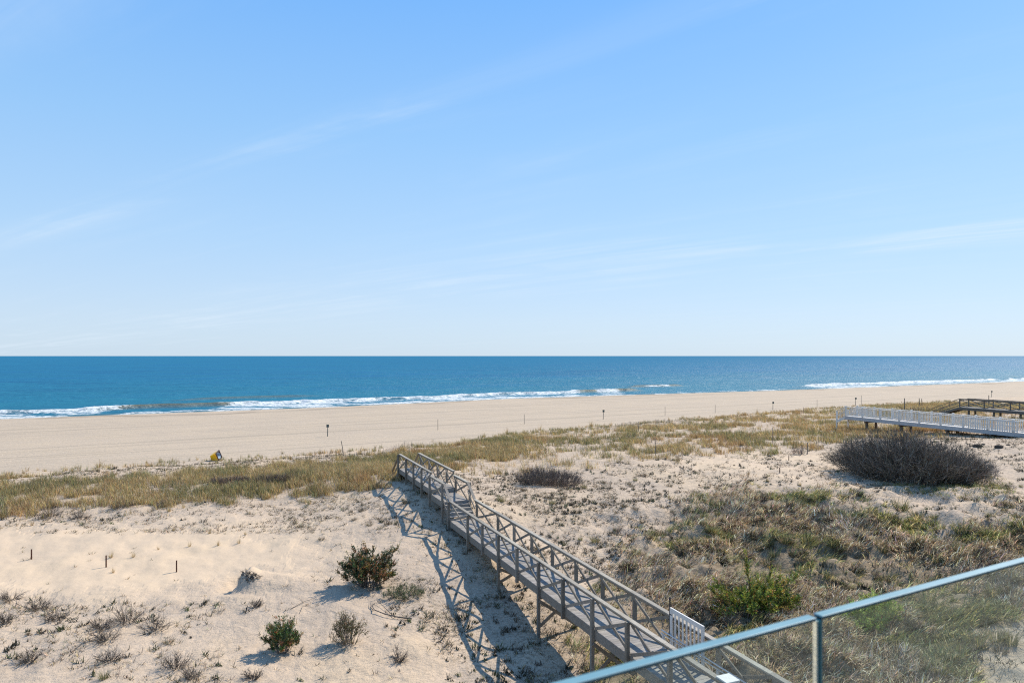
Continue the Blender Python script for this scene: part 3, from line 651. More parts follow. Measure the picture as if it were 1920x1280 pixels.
shrub('bare_bush', (p.x+.3, p.y+1.2, gz(p.x+.3, p.y+1.2)), 4.8, 3.2, 1.1, 520, 4500, 0, 0, None, None, [(.20, .155, .125), (.12, .095, .08), (.27, .20, .14)], [3, 2, 1],
      'low rounded bush of dark grey brown twigs right of the boardwalk top platform', 'bush', r0=.014, tw_len=.35, seed=22, base=.28, up=.4, rt=.007)
for (a, b, wx, wy, ht, sd, lb) in ((430, 908, 3.2, 1.6, .5, 23, 'low dark reddish brown twig patch at left in the dune grass'), (512, 906, 3.6, 1.5, .45, 24, 'low purplish twig patch in the dune grass, the right one of two'), (1498, 852, 1.6, 1.0, .6, 25, 'pinkish grey twig tangle between two thin stakes near the bush')):
    few = a == 1498
    p = gp(a, b)
    shrub('twig_patch', p, wx, wy, ht*(.75 if few else 1), 34 if few else 260, 210 if few else 1500, 0, 0, None, None, [(.34, .25, .20), (.22, .16, .13), (.40, .32, .26)] if few else [(.20, .13, .10), (.12, .08, .065), (.30, .23, .18)], [3, 2, 1], lb, 'shrub', r0=.010, tw_len=.3, seed=sd, base=.31, up=.4, rt=.007)
def skirt(x, y, z):
    px, py = proj(x, np.maximum(y, 4), z); px = px+(fbm(x, y, .8, 3, 181)-.5)*50; py = py+(fbm(x, y, .8, 3, 183)-.5)*18
    return inpoly(px, py, [(1640,900),(1700,912),(1760,905),(1810,880),(1850,890),(1900,915),(1860,935),(1790,935),(1720,932),(1660,915)]) & (rng.uniform(0, 1, len(x)) < .75)
x, y, z = scatter((18, 40), (35, 52), 9000, skirt)
tag(blade_obj('green_undergrowth', [clumped(x, y, z, 9, .16, .30, .018, .6, lambda bx, by, i: pal(len(bx), [(.20, .22, .06), (.12, .14, .05), OLIVE, BROWN], [3, 2, 2, 1], .2))], M_grass), 'mossy green undergrowth at the foot of the very large bare bush', 'grass', kind='stuff')
# dead branching shrubs on the bottom left sand
DB = [(238,1168,1.15,.55,'wide bare dead shrub with fanned thin branches on the lower left sand'),(292,1180,.95,.5,'bare dead shrub of forked twigs just right of the fanned dead shrub'),
 (190,1176,.8,.28,'flat dead shrub sprawled left of the fanned dead shrub'),(328,1253,.85,.42,'rounded grey dead shrub on the sand left of the compact green and russet shrub'),
 (70,1142,1.0,.28,'dark low dead plant mat in the lower left sand'),(18,1122,.9,.22,'dark dead plant mat at the left picture edge, the upper one'),
 (10,1168,.6,.45,'dark upright dead plant at the left picture edge below the mat'),(105,1160,.7,.28,'small dead twig tangle right of the left edge mats'),
 (200,1200,.9,.3,'sprawling dead twigs in the middle of the lower left sand'),(55,1238,.6,.38,'small dark spiky dead plant near the lower left corner'),
 (205,1240,.7,.35,'dead twigs with green tips at the bottom edge'),(355,1272,.5,.3,'small dark dead twig cluster at the bottom edge left of the green and russet shrub'),
 (475,1272,.5,.28,'small dead twig cluster at the bottom edge below the green and russet shrub shadow'),(748,1236,.55,.32,'small dead spiky plant on the sand right of the thin olive shrub'),
 (95,968,1.3,.55,'bare forked dead bush at the edge of the left grass'),(150,972,.9,.3,'small bare twig cluster right of the forked dead bush'),
 (230,950,1.2,.3,'sprawled dead twigs on the sand face below the left grass'),(305,950,.9,.35,'dead twig cluster with one raised branch below the left grass'),
 (660,1060,.5,.2,'low twigs left of the large dark shrub'),(478,1138,.5,.22,'small dead clump on the sand below the scarp')]
for k, (a, b, wd, ht, lb) in enumerate(DB):
    p = gp(a, b)
    shrub('dead_shrub', p, wd*1.5, wd*1.2, ht*1.05, 30, 230, 0, 0, None, None, [(.13, .105, .085), (.07, .055, .045), (.28, .24, .19)], [3, 2.4, .7], lb, 'dead shrub', 'dead shrubs on the dune sand', r0=.011, tw_len=wd*.30, seed=40+k, base=.10, up=.12, leafstart=.15, rt=.006)

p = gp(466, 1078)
shrub('shade_mat', p, 1.15, .45, .07, 90, 300, 0, 0, None, None, [(.07, .06, .05), (.12, .10, .08), (.045, .04, .035)], [3, 1, 2], 'dark twig mat standing in for shade along the rim of the small sand scarp left of centre', 'shade mat', r0=.016, tw_len=.16, seed=77, base=.32, up=-.4, leafstart=0, rt=.009)  # dark twigs stand in for the shade in the scarp hollow
# grass tufts one can tell apart on the sand
def make_tuft(name, nb, ht, sp, cols, wts, label, seed, lean=.5, w_=.014):
    global rng
    keep = rng; rng = np.random.default_rng(seed)
    th = rng.uniform(0, 2*np.pi, nb); r = sp*np.sqrt(rng.uniform(0, 1, nb))
    v = blades(np.stack([r*np.cos(th), r*np.sin(th), np.full(nb, -.05)], 1), ht*rng.uniform(.4, 1.2, nb), np.full(nb, w_), th, np.abs(rng.normal(lean, .3, nb)), pal(nb, cols, wts, .18))
    o = blade_obj(name, [v], M_grass); rng = keep; return o
TK = {'d': dict(cols=[DARK, GREY, BROWN, DGREEN], wts=[3, 2, 2, 1.5]), 'g': dict(cols=[GREEN, DGREEN, OLIVE, TAN], wts=[3, 3, 2, 1]), 't': dict(cols=[TAN, GOLD, BROWN, OLIVE], wts=[3, 2, 2, 1])}
TUFTS = [('d',1290,938,.6,'dark'),('d',1322,985,.6,0),('d',1157,995,.55,0),('g',1345,965,.4,0),('g',1095,915,.4,0),('d',1060,930,.35,0),('d',1180,908,.35,0),('d',1256,912,.45,0),
 ('d',1193,955,.45,0),('d',1262,960,.4,0),('d',1400,905,.5,0),('d',1384,905,.35,0),('t',1440,902,.3,0),('d',1033,935,.3,0),('d',1000,950,.3,0),('d',1090,944,.3,0),
 ('d',1335,1000,.45,0),('g',1318,1015,.45,0),('d',1205,1040,.5,0),('d',1115,1045,.3,0),('g',1088,1012,.3,0),('d',1150,1030,.3,0),('d',1245,1115,.6,0),('d',1285,1120,.6,0),
 ('g',940,940,.55,0),('d',955,945,.4,0),('d',678,958,.45,0),('d',692,985,.4,0),('d',663,975,.35,0),('d',602,1012,.35,0),('d',563,988,.4,0),('d',762,943,.6,0),
 ('t',392,1000,.3,0),('t',448,1018,.3,0),('t',355,1024,.3,0),('t',409,1022,.3,0),('t',250,1044,.3,0),('t',208,1045,.35,0),('t',297,1030,.22,0),('t',325,995,.25,0),('t',460,1002,.25,0),('t',213,1073,.25,0),
 ('d',315,1205,.4,0),('g',195,1272,.35,0),('t',60,985,.35,0),('t',318,958,.4,0),('t',344,952,.35,0),
 ('g',1690,955,.9,0),('g',1720,975,.8,0),('g',1750,985,.6,0),('g',1805,1000,.9,0),('g',1850,1005,.7,0),('d',1870,1000,.7,0),('g',1580,932,.45,0),('g',1800,905,.9,0),
 ('d',1900,935,.6,0),('d',1890,948,.5,0),('t',1500,910,.25,0),('t',1615,1000,.5,0),('g',1380,1052,.5,0),('d',1450,1060,.5,0),('d',1560,1000,.5,0),('d',1480,1020,.5,0),
 ('g',1655,1035,.5,0),('d',1800,1085,.6,0),('g',1740,1130,.7,0),('g',1790,1230,.8,0),('g',1830,1210,.8,0),('g',1870,1205,.7,0),('g',1760,1265,.8,0),
 ('t',185,876,.8,0),('t',45,888,.45,0),('t',85,884,.35,0),('t',125,882,.5,0),('t',275,868,.35,0),('t',300,866,.5,0),('t',370,862,.45,0),('t',345,868,.3,0),('t',545,862,.5,0),('t',512,866,.4,0),
 ('t',673,852,.8,0),('t',700,855,.7,0),('t',908,820,.5,0),('t',950,814,.9,0),('t',982,810,.5,0),('t',1012,806,.8,0),('t',1070,805,.6,0),('t',1108,800,.9,0),('t',1145,798,.7,0),('t',1255,788,.6,0),('t',1280,784,.6,0),('t',1385,776,.8,0),('t',1420,775,.8,0)]
TL = {('d', 'l'): 'dark dry plant tuft on the open sand left of the boardwalk', ('t', 'l'): 'small tan grass tuft on the open sand left of the boardwalk',
      ('g', 'l'): 'small green tuft on the sand left of the boardwalk', ('d', 'r'): 'dark dry plant tuft right of the boardwalk',
      ('g', 'r'): 'green grass tuft right of the boardwalk', ('t', 'r'): 'small tan grass tuft on the sand right of the boardwalk', ('t', 'f'): 'tan grass tuft at the foot of the dune by the beach'}
TG = {'d': 'dark plant tufts on the sand', 'g': 'green grass tufts', 't': 'tan grass tufts'}
protos = {}
for kk, (kd, a, b, s, _) in enumerate(TUFTS):
    p = gp(a, b); v = kk % 3; key = (kd, v); hero = s*1.0
    if kd == 't' and (b < 900): p.z -= .0
    if key not in protos:
        o = make_tuft('grass_tuft' if kd != 'd' else 'plant_tuft', {'d': 110, 'g': 130, 't': 46}[kd], {'d': .8, 'g': .95, 't': 1.15}[kd], {'d': .34, 'g': .34, 't': .18}[kd], TK[kd]['cols'], TK[kd]['wts'], '', 200+kk, {'d': .8, 'g': .55, 't': .38}[kd], .026)
        protos[key] = o
    else:
        o = protos[key].copy(); COL.objects.link(o)
    o.location = p; o.scale = (hero, hero, hero); o.rotation_euler = (0, 0, kk*1.7)
    zone = 'f' if b < 892 and kd == 't' else ('l' if a < 850 else 'r')
    tag(o, TL[(kd, zone)], 'grass tuft' if kd != 'd' else 'plant tuft', TG[kd])
xr = np.random.default_rng(99); cnt = 0
while cnt < 170:
    a = xr.uniform(880, 1920); b = xr.uniform(885, 1240)
    p = gp(a, b); X1 = np.array([p.x]); Y1 = np.array([p.y]); Z1 = np.array([p.z]); zb_, zh_, zl_, zm_ = [v[0] for v in zones(X1, Y1, Z1)]
    if zb_ > .5 or smooth_sand(X1, Y1, Z1)[0] > .2 or a < 1.52*(b-667)+432+130 or inpoly(X1*0+a, Y1*0+b, [(1540,780),(1860,780),(1860,930),(1540,930)])[0]: continue
    if fbm(X1, Y1, .35, 2, 401)[0] < .38 and xr.uniform() < .7: continue
    kd = 'g' if xr.uniform() < (.45 if zh_ > .5 else .28) else 'd'; o = protos[(kd, cnt % 3)].copy(); COL.objects.link(o); s_ = xr.uniform(.22, .62)*(1.15 if zh_ > .5 else 1)
    o.location = p; o.scale = (s_, s_, s_*xr.uniform(.7, 1.2)); o.rotation_euler = (0, 0, xr.uniform(0, 6)); tag(o, TL[(kd, 'r')], 'grass tuft' if kd != 'd' else 'plant tuft', TG[kd]); cnt += 1
for (lb, kd, a, b) in (('largest dark bunch of upright grass on the sand, midway between walkway and grey bush', 'd', 1157, 995),):
    pass

# ------------------------------------------------------------------ the near boardwalk
A2 = (-.3813, .9244); RR2 = (.9244, .3813); W = 1.378
def wp(yl, off, z): return Vector((11.84-.4125*yl+RR2[0]*off, yl+RR2[1]*off, z))
bw = empty('boardwalk', wp(27, W/2, gz(*wp(27, W/2, 0)[:2])))
tag(bw, 'long weathered grey wooden boardwalk with crossed railings running from below to the dune crest', 'boardwalk')
ZR = CZ-7.8; ZD = CZ-8.83                   # rail top and deck of the long run
def wj(): v = rng.uniform(.40, .60); return (v, v*rng.uniform(.98, 1.0), v*rng.uniform(.94, 1.0))
SEGS = [  # (list of post stations, deck height, rail height)
 ([36.7, 33.75, 31.8, 29.9, 27.95, 26.0, 24.1, 22.15, 20.2, 18.25, 16.3, 14.4, 12.45, 10.5], ZD, ZR),
 ([40.2, 37.8], CZ-8.10, CZ-7.07),
 ([47.7, 45.6, 43.75, 41.9, 40.2], CZ-7.86, CZ-6.84)]
def planks(name, y0, y1, z, mat_, parent, wpf, Wd, pitch=.145, over=.06):
    mb = MB(); n = int(abs(y1-y0)/.9244/pitch); st = (y1-y0)/n
    for i in range(n):
        ya = y0+i*st; yb = ya+st*.945
        P_ = [wpf(ya, -over, z-.038), wpf(ya, Wd+over, z-.038), wpf(yb, Wd+over, z-.038), wpf(yb, -over, z-.038)]
        dz = rng.uniform(-.002, .002)
        Q_ = [v+Vector((0, 0, .038+dz)) for v in P_]; mb.hexa(P_+Q_, wj())
    return mb.build(name, mat_, parent)
for si, (stn, zd, zr) in enumerate(SEGS):
    planks('deck', stn[-1], stn[0], zd, M_deck, bw, wp, W)
    for off in (0, W):
        sgn = -1 if off == 0 else 1
        mb = MB(); mb.beam(wp(stn[-1], off+sgn*.035, zd-.185), wp(stn[0], off+sgn*.035, zd-.185), .045, .285); mb.build('side_beam', M_wood, bw)
        if si < 1:
            pass
        mb = MB()
        for a, b in zip(stn[:-1], stn[1:]): mb.beam(wp(b-.002, off, zr-.02), wp(a+.002, off, zr-.02), .155, .042, col=wj())
        mb.build('handrail', M_rail, bw)
        mb = MB()
        for a, b in zip(stn[:-1], stn[1:]): mb.beam(wp(b, off+sgn*-.006, zr-.087), wp(a, off+sgn*-.006, zr-.087), .038, .085, col=wj())
        mb.build('under_rail', M_wood, bw)
        for j, yl in enumerate(stn):
            if si == 2 and j == 4: continue
            P0 = wp(yl, off+sgn*.115, 0); g = gz(P0.x, P0.y)
            long_ = (si == 0 and j % 2 == 1) or si > 0 or j == 0
            zb = g-.4 if long_ else zd-.42
            mb = MB(); mb.beam((P0.x, P0.y, zb), (P0.x, P0.y, zr-.043), .112, .112, up=(A2[0], A2[1], 0), col=wj())
            po = mb.build('post', M_wood, bw)
            if si == 0 and j % 2 == 0 and 0 < j < 12:
                q_ = wp(yl, off-sgn*-.052+(0 if sgn < 0 else -.0), 0); q_ = wp(yl, off+sgn*.04, zd+.5)
                mb = MB(); mb.beam(wp(yl+.06, off+sgn*.115, zd+.56), wp(yl+.06, off+sgn*.115, zd+.50), .07, .06); mb.beam(wp(yl+.07, off+sgn*.115, zd+.585), wp(yl+.07, off+sgn*.115, zd+.575), .10, .09)
                mb.build('step_light', M_black, bw)
        for a, b in zip(stn[:-1], stn[1:]):
            mb = MB(); o1 = off+sgn*.035; o2 = off-sgn*.005
            mb.beam(wp(a-.06, o1, zd+.02), wp(b+.06, o1, zr-.135), .036, .098, col=wj()); mb.beam(wp(b+.06, o2, zd+.02), wp(a-.06, o2, zr-.135), .036, .098, col=wj())
            mb.build('cross_brace', M_wood, bw)
    # cross beams and sway bracing under the deck
    for j, yl in enumerate(stn):
        if si == 0 and j % 2 == 1:
            mb = MB(); mb.beam(wp(yl+.09, -.14, zd-.37), wp(yl+.09, W+.14, zd-.37), .045, .18, col=wj()); mb.build('cross_beam', M_wood, bw)
            mb = MB(); ga = gz(*wp(yl, 0, 0)[:2]); dz = max(.25, (zd-.5-ga))
            if dz > .6:
                mb.beam(wp(yl-.08, -.12, zd-.45), wp(yl-.08, W+.12, ga+.25), .036, .12, col=wj()); mb.beam(wp(yl+.14, W+.12, zd-.45), wp(yl+.14, -.12, ga+.25), .036, .12, col=wj())
                mb.build('sway_brace', M_wood, bw)
# joists
for (y0, y1, zd) in ((10.5, 36.7, ZD), (37.8, 40.2, CZ-8.10), (40.25, 47.7, CZ-7.86)):
    mb = MB(); mb.beam(wp(y0, W/2, zd-.16), wp(y1, W/2, zd-.16), .045, .235); mb.build('joist', M_wood, bw)
def stairs(ya, za, yb, zb, n, wpf, Wd, mw, md, parent, zra, zrb, bal=False):
    """steps from (ya, za) at the top down to (yb, zb)"""
    for off in (-.02, Wd+.02): mb = MB(); mb.beam(wpf(ya, off, za-.14), wpf(yb, off, zb-.10), .045, .26, col=wj()); mb.build('stringer', mw, parent)
    mb = MB()
    for i in range(n):
        f = (i+.5)/n; y_ = ya+(yb-ya)*f; z_ = za+(zb-za)*(i+1)/(n+1); h = abs(yb-ya)/n*.46
        for s in (-1, 1):
            yc = y_+s*h*.52; mb.beam(wpf(yc, 0, z_), wpf(yc, Wd, z_), h*.98/.9244, .04, col=wj())
        mb.beam(wpf(ya+(yb-ya)*(i/n), 0.01, z_+.09), wpf(ya+(yb-ya)*(i/n), Wd-.01, z_+.09), .025, .15, col=wj())
    mb.build('steps', md, parent)
    for off in (0, Wd):
        mb = MB(); mb.beam(wpf(ya, off, zra-.02), wpf(yb, off, zrb-.02), .14, .04, col=wj()); mb.beam(wpf(ya, off, (zra+za)/2), wpf(yb, off, (zrb+zb)/2), .036, .09, col=wj()); mb.build('stair_rail', mw, parent)
stairs(37.8, CZ-8.10, 36.72, ZD, 4, wp, W, M_wood, M_deck, bw, CZ-7.07, ZR)
gb = gz(*wp(49.9, .7, 0)[:2]); stairs(47.7, CZ-7.86, 49.8, min(gb+.05, CZ-9.3), 8, wp, W, M_wood, M_deck, bw, CZ-6.84, min(gb+.05, CZ-9.3)+.95)
for off in (0, W):
    P0 = wp(49.8, off, 0); g = gz(P0.x, P0.y); mb = MB(); mb.beam((P0.x, P0.y, g-.4), (P0.x, P0.y, min(gb+.05, CZ-9.3)+.93), .09, .09, up=(A2[0], A2[1], 0), col=wj()); mb.build('post', M_wood, bw)
mb = MB(); mb.beam(wp(40.2, 0, CZ-7.99), wp(40.2, W, CZ-7.99), .04, .20, col=wj()); mb.build('riser', M_deck, bw)

# white gate folded back against the right rail
g0 = wp(19.95, W-.12, ZD+.06); g1 = wp(18.60, W-.12, ZD+.06)
gt = empty('gate', g0); tag(gt, 'white picket gate swung open against the right railing of the boardwalk', 'gate')
def gpnt(f, z): v = g0.lerp(g1, f); return Vector((v.x, v.y, ZD+z))
mb = MB(); mb.beam(gpnt(0, .05), gpnt(0, 1.30), .05, .10, up=(A2[0], A2[1], 0)); mb.build('stile', M_white, gt)
mb = MB(); mb.beam(gpnt(1, .05), gpnt(1, 1.30), .05, .10, up=(A2[0], A2[1], 0)); mb.build('stile', M_white, gt)
mb = MB(); mb.beam(gpnt(.036, 1.235), gpnt(.964, 1.235), .045, .13); mb.build('top_rail', M_white, gt)
mb = MB(); mb.beam(gpnt(.036, .12), gpnt(.964, .12), .045, .12); mb.build('bottom_rail', M_white, gt)
for i in range(7):
    f = .13+i*.124; mb = MB(); mb.beam(gpnt(f, .185), gpnt(f, 1.165), .03, .055, up=(A2[0], A2[1], 0)); mb.build('picket', M_white, gt)
mb = MB(); mb.beam(gpnt(-.055, .35), gpnt(-.055, 1.52), .035, .035, up=(A2[0], A2[1], 0)); mb.tube([gpnt(-.055, 1.52), gpnt(-.055, 1.56), gpnt(-.055, 1.60)], [.03, .035, .012], 8)
for z_ in (.45, 1.1): mb.beam(gpnt(-.05, z_), gpnt(.03, z_), .06, .03)
mb.build('hinge_post', M_black, gt)
# low tubular handrail on white posts inside the right rail, from the gate towards the house
hr = empty('tube_handrail', wp(19.8, W-.22, ZD)); tag(hr, 'low double tube handrail on white posts inside the boardwalk, below the white gate', 'handrail')
for zz_ in (.42, .52):
    mb = MB(); mb.tube([wp(20.3, W-.22, ZD+zz_), wp(15, W-.22, ZD+zz_), wp(10.6, W-.22, ZD+zz_)], .022, 8); mb.build('tube', M_alu, hr)
for i in range(9):
    y_ = 20.2-i*1.15; mb = MB(); mb.beam(wp(y_, W-.22, ZD), wp(y_, W-.22, ZD+.405), .06, .06, up=(A2[0], A2[1], 0)); mb.build('post', M_white, hr)
wb_ = empty('white_newel', wp(16.62, -.02, ZD)); tag(wb_, 'white boxed post with a flat cap where the left railing meets the bottom picture edge', 'post')
mb = MB(); mb.beam(wp(16.42, .15, ZD+.0), wp(16.42, .15, ZD+1.02), .30, .30, up=(A2[0], A2[1], 0)); mb.build('box', M_white, wb_)
mb = MB(); mb.beam(wp(16.42, .15, ZD+1.02), wp(16.42, .15, ZD+1.07), .40, .40, up=(A2[0], A2[1], 0)); mb.build('cap', M_white, wb_, .008)

# ------------------------------------------------------------------ white walkway and the dark one beyond
def wp2(yl, off, z): return Vector((66.7-.4125*yl+RR2[0]*off, yl+RR2[1]*off, z))
W2 = 1.7; ZR2 = CZ-5.5; ZD2 = CZ-6.5
ww = empty('white_walkway', wp2(60, W2/2, gz(*wp2(60, W2/2, 0)[:2])))
tag(ww, 'long white walkway with baluster railings on brown piles, crossing the dune at right', 'walkway')
st2 = [74.0-1.98*i for i in range(22)]
planks('deck', st2[-1], st2[0], ZD2, M_greyw, ww, wp2, W2)
for off in (0, W2):
    sgn = -1 if off == 0 else 1
    mb = MB(); mb.beam(wp2(st2[-1], off+sgn*.09, ZD2-.19), wp2(st2[0], off+sgn*.09, ZD2-.19), .05, .34); mb.build('side_beam', M_greyw, ww)
    mb = MB(); mb.beam(wp2(st2[-1], off+sgn*.02, ZR2-.03), wp2(st2[0], off+sgn*.02, ZR2-.03), .12, .06); mb.build('handrail', M_white, ww)
    for j, yl in enumerate(st2):
        mb = MB(); mb.beam(wp2(yl, off+sgn*.02, ZD2+.005), wp2(yl, off+sgn*.02, ZR2+.055), .13, .13, up=(A2[0], A2[1], 0))
        mb.beam(wp2(yl, off+sgn*.02, ZR2+.055), wp2(yl, off+sgn*.02, ZR2+.085), .17, .17, up=(A2[0], A2[1], 0)); mb.build('post', M_white, ww)
    for a, b in zip(st2[:-1], st2[1:]):
        mb = MB(); mb.beam(wp2(b+.06, off, ZD2+.10), wp2(a-.06, off, ZD2+.10), .04, .06)
        for i in range(13):
            y_ = b+(a-b)*(i+.9)/13.8; mb.beam(wp2(y_, off, ZD2+.13), wp2(y_, off, ZR2-.06), .032, .038, up=(A2[0], A2[1], 0))
        mb.build('baluster_panel', M_white, ww)
for j, yl in enumerate([71.7, 68.0, 63.6, 59.9, 57.0, 54.0, 50, 46, 42, 38, 34]):
    mb = MB(); mb.beam(wp2(yl, -.10, ZD2-.45), wp2(yl, W2+.10, ZD2-.45), .16, .17); mb.build('cross_beam', M_pile, ww)
    for off in (.18, W2-.18):
        P0 = wp2(yl, off, 0); g = gz(P0.x, P0.y); mb = MB(); mb.tube([(P0.x, P0.y, g-.5), (P0.x+.02, P0.y, (g+ZD2)/2-.2), (P0.x, P0.y, max(ZD2-.53, g+.05))], [.15, .14, .13], 10); mb.build('pile', M_pile, ww)
stairs(74.0, ZD2, 75.1, ZD2-.62, 4, wp2, W2, M_white, M_greyw, ww, ZR2, ZR2-.55)
for off in (0, W2):
    mb = MB()
    for i in range(6):
        f = (i+.7)/6.5; mb.beam(wp2(74+1.1*f, off, ZD2-.62*f-.02), wp2(74+1.1*f, off, ZR2-.55*f-.05), .032, .038, up=(A2[0], A2[1], 0))
    mb.build('stair_balusters', M_white, ww)
    P0 = wp2(75.1, off, 0); g = gz(P0.x, P0.y); mb = MB(); mb.beam((P0.x, P0.y, min(g-.2, ZD2-1.1)), (P0.x, P0.y, ZR2-.47), .12, .12, up=(A2[0], A2[1], 0)); mb.build('post', M_white, ww)
# bench seat on the near side and its slatted back
bn = empty('walkway_gate', wp2(58.6, .1, ZD2)); tag(bn, 'double slatted gate panel standing against the white walkway railing at the right edge', 'gate')
for (ya, yb) in ((61.6, 59.75), (59.65, 57.8)):
    mb = MB()
    for z_ in (.12, .52, .88): mb.beam(wp2(yb, -.10, ZD2+z_), wp2(ya, -.10, ZD2+z_), .04, .07)
    for i in range(11):
        y_ = yb+(ya-yb)*i/10; mb.beam(wp2(y_, -.135, ZD2+.02), wp2(y_, -.135, ZD2+.93), .018, .09, up=(A2[0], A2[1], 0))
    mb.build('slat_panel', M_white, bn)

def wp3(yl, off, z): return Vector((90.4-.4125*yl+RR2[0]*off, yl+RR2[1]*off, z))
W3 = 1.6; ZR3 = CZ-5.28; ZD3 = CZ-6.32
dw = empty('dark_walkway', wp3(78, W3/2, gz(*wp3(78, W3/2, 0)[:2])))
tag(dw, 'dark weathered walkway with crossed railings and steep stairs, behind the white walkway', 'walkway')
st3 = [84.6-2.75*i for i in range(14)]
planks('deck', st3[-1], st3[0], ZD3, M_wood, dw, wp3, W3)
for off in (0, W3):
    sgn = -1 if off == 0 else 1
    mb = MB(); mb.beam(wp3(st3[-1], off+sgn*.09, ZD3-.22), wp3(st3[0], off+sgn*.09, ZD3-.22), .05, .28); mb.build('side_beam', M_dwood, dw)
    mb = MB(); mb.beam(wp3(st3[-1], off+sgn*.10, ZD3-.03), wp3(st3[0], off+sgn*.10, ZD3-.03), .10, .05, col=(.8, .8, .8)); mb.build('edge_board', M_deck, dw)
    mb = MB(); mb.beam(wp3(st3[-1], off, ZR3-.03), wp3(st3[0], off, ZR3-.03), .15, .05); mb.beam(wp3(st3[-1], off, ZR3-.12), wp3(st3[0], off, ZR3-.12), .04, .10); mb.build('handrail', M_dwood, dw)
    for j, yl in enumerate(st3):
        P0 = wp3(yl, off+sgn*.03, 0); mb = MB(); mb.beam((P0.x, P0.y, ZD3-.34), (P0.x, P0.y, ZR3-.055), .10, .10, up=(A2[0], A2[1], 0), col=wj()); mb.build('post', M_dwood, dw)
        P1 = wp3(yl-.9, off-sgn*.2, 0); g = gz(P1.x, P1.y)
        mb = MB(); mb.tube([(P1.x, P1.y, g-.4), (P1.x, P1.y, ZD3-.37)], .12, 10); mb.build('pile', M_dwood, dw)
    for a, b in zip(st3[:-1], st3[1:]):
        mb = MB(); mb.beam(wp3(a-.06, off+sgn*.02, ZD3+.03), wp3(b+.06, off+sgn*.02, ZR3-.18), .036, .09, col=wj()); mb.beam(wp3(b+.06, off-sgn*.018, ZD3+.03), wp3(a-.06, off-sgn*.018, ZR3-.18), .036, .09, col=(.75, .75, .72)); mb.build('cross_brace', M_dwood, dw)
gb = gz(*wp3(88, .7, 0)[:2]); stairs(84.6, ZD3, 88.0, gb+.05, 11, wp3, W3, M_dwood, M_deck, dw, ZR3, gb+.95)

# ------------------------------------------------------------------ posts, stakes, fences
def post_thing(px, py, ht, r, m, name, label, cat, group, lean=(0, 0), sign=False, sm=None):
    p = gp(px, py); root = empty(name, p); tag(root, label, cat, group)
    mb = MB(); mb.tube([p+Vector((0, 0, -.3)), p+Vector((lean[0]*ht*.5, lean[1]*ht*.5, ht*.5)), p+Vector((lean[0]*ht, lean[1]*ht, ht))], [r, r*.96, r*.9], 8)
    mb.build('pole' if sign else 'shaft', m, root)
    if sign:
        mb = MB(); c_ = p+Vector((lean[0]*ht, lean[1]*ht-r-.02, ht-.16)); mb.beam(c_-Vector((.16, 0, 0)), c_+Vector((.16, 0, 0)), .02, .36); mb.build('sign_plate', sm or M_sign, root)
    return root
G1 = 'posts in a row along the beach'
BP = [(614,818,1.5,1,'post with a small dark sign plate on the open beach, leftmost in the row'),(821,806,1.5,0,'thin plain post on the beach, second from the left in the row'),
 (983,795,1.5,0,'thin plain post on the beach beyond the boardwalk, third from the left in the row'),(1131,786,1.5,1,'post with a small sign plate on the beach, fourth from the left in the row'),
 (1247,779,1.5,0,'thin plain post on the beach, fifth from the left in the row'),(1341,774,1.45,0,'thin plain post on the beach, sixth from the left in the row'),
 (1449,768,1.5,1,'post with a small sign plate on the beach, seventh from the left in the row'),(1532,763,1.5,0,'thin plain post on the beach left of the white walkway end'),
 (1604,760,1.6,1,'post with a small sign plate rising behind the left end of the white walkway'),(1615,761,2.1,0,'tall thin plain post just right of the sign post behind the white walkway end'),
 (1859,744,1.5,1,'post with a small sign plate on the beach above the dark walkway')]
for a, b, h, s, lb in BP: post_thing(a, b, h, .05 if s else .035, M_wood if a != 614 else M_sign, 'beach_post', lb, 'sign post' if s else 'post', G1, (.03*s, 0), bool(s))
G2 = 'thin stakes standing in the dune'
for a, b, h, r, lean, lb in [(645,853,1.35,.035,(-.2,0),'leaning grey stake at the foot of the dune left of the boardwalk'),(1229,854,1.55,.035,(-.02,0),'tall dark thin stake at the front edge of the grass right of the boardwalk'),
  (1448,832,1.55,.03,(0,0),'dark stake in the grass, right of the tall one by the sand edge'),(1503,852,.85,.03,(.05,0),'short thin stake left of the very large bush, the left of a pair'),
  (1514,851,1.0,.035,(0,0),'thin stake left of the very large bush, the right of a pair'),(1507,775,1.0,.03,(0,0),'short thin stake at the dune foot near the beach'),
  (1197,808,1.1,.03,(0,0),'thin pale stake in the grass at the dune foot'),(1696,772,2.0,.06,(0,0),'thick dark stake behind the white walkway'),
  (1724,764,1.6,.06,(-.03,0),'leaning dark stake behind the white walkway, the left of a pair'),(1729,764,1.5,.05,(-.05,0),'leaning dark stake behind the white walkway, the right of a pair'),
  (1854,765,1.9,.05,(0,0),'dark stake rising behind the dark walkway railing'),(1780,765,1.0,.04,(0,0),'short dark stake in the grass behind the walkways')]:
    post_thing(a, b, h, r, M_dwood, 'thin_stake', lb, 'stake', G2, lean)
G3 = 'rusty stakes in the sand'
for a, b, h, lb in [(59,1048,.50,'short rusty stake in the smooth sand, leftmost of the three'),(199,1063,.57,'short rusty stake in the smooth sand, middle one of the three'),(331,1072,.55,'short rusty stake in the smooth sand, right one of the three'),
   (1479,863,.38,'tiny dark stake on the sand left of the very large bush, farther one'),(1462,886,.38,'tiny dark stake on the open sand left of the very large bush, nearer one')]:
    post_thing(a, b, h, .034, M_rust, 'rusty_stake', lb, 'stake', G3)
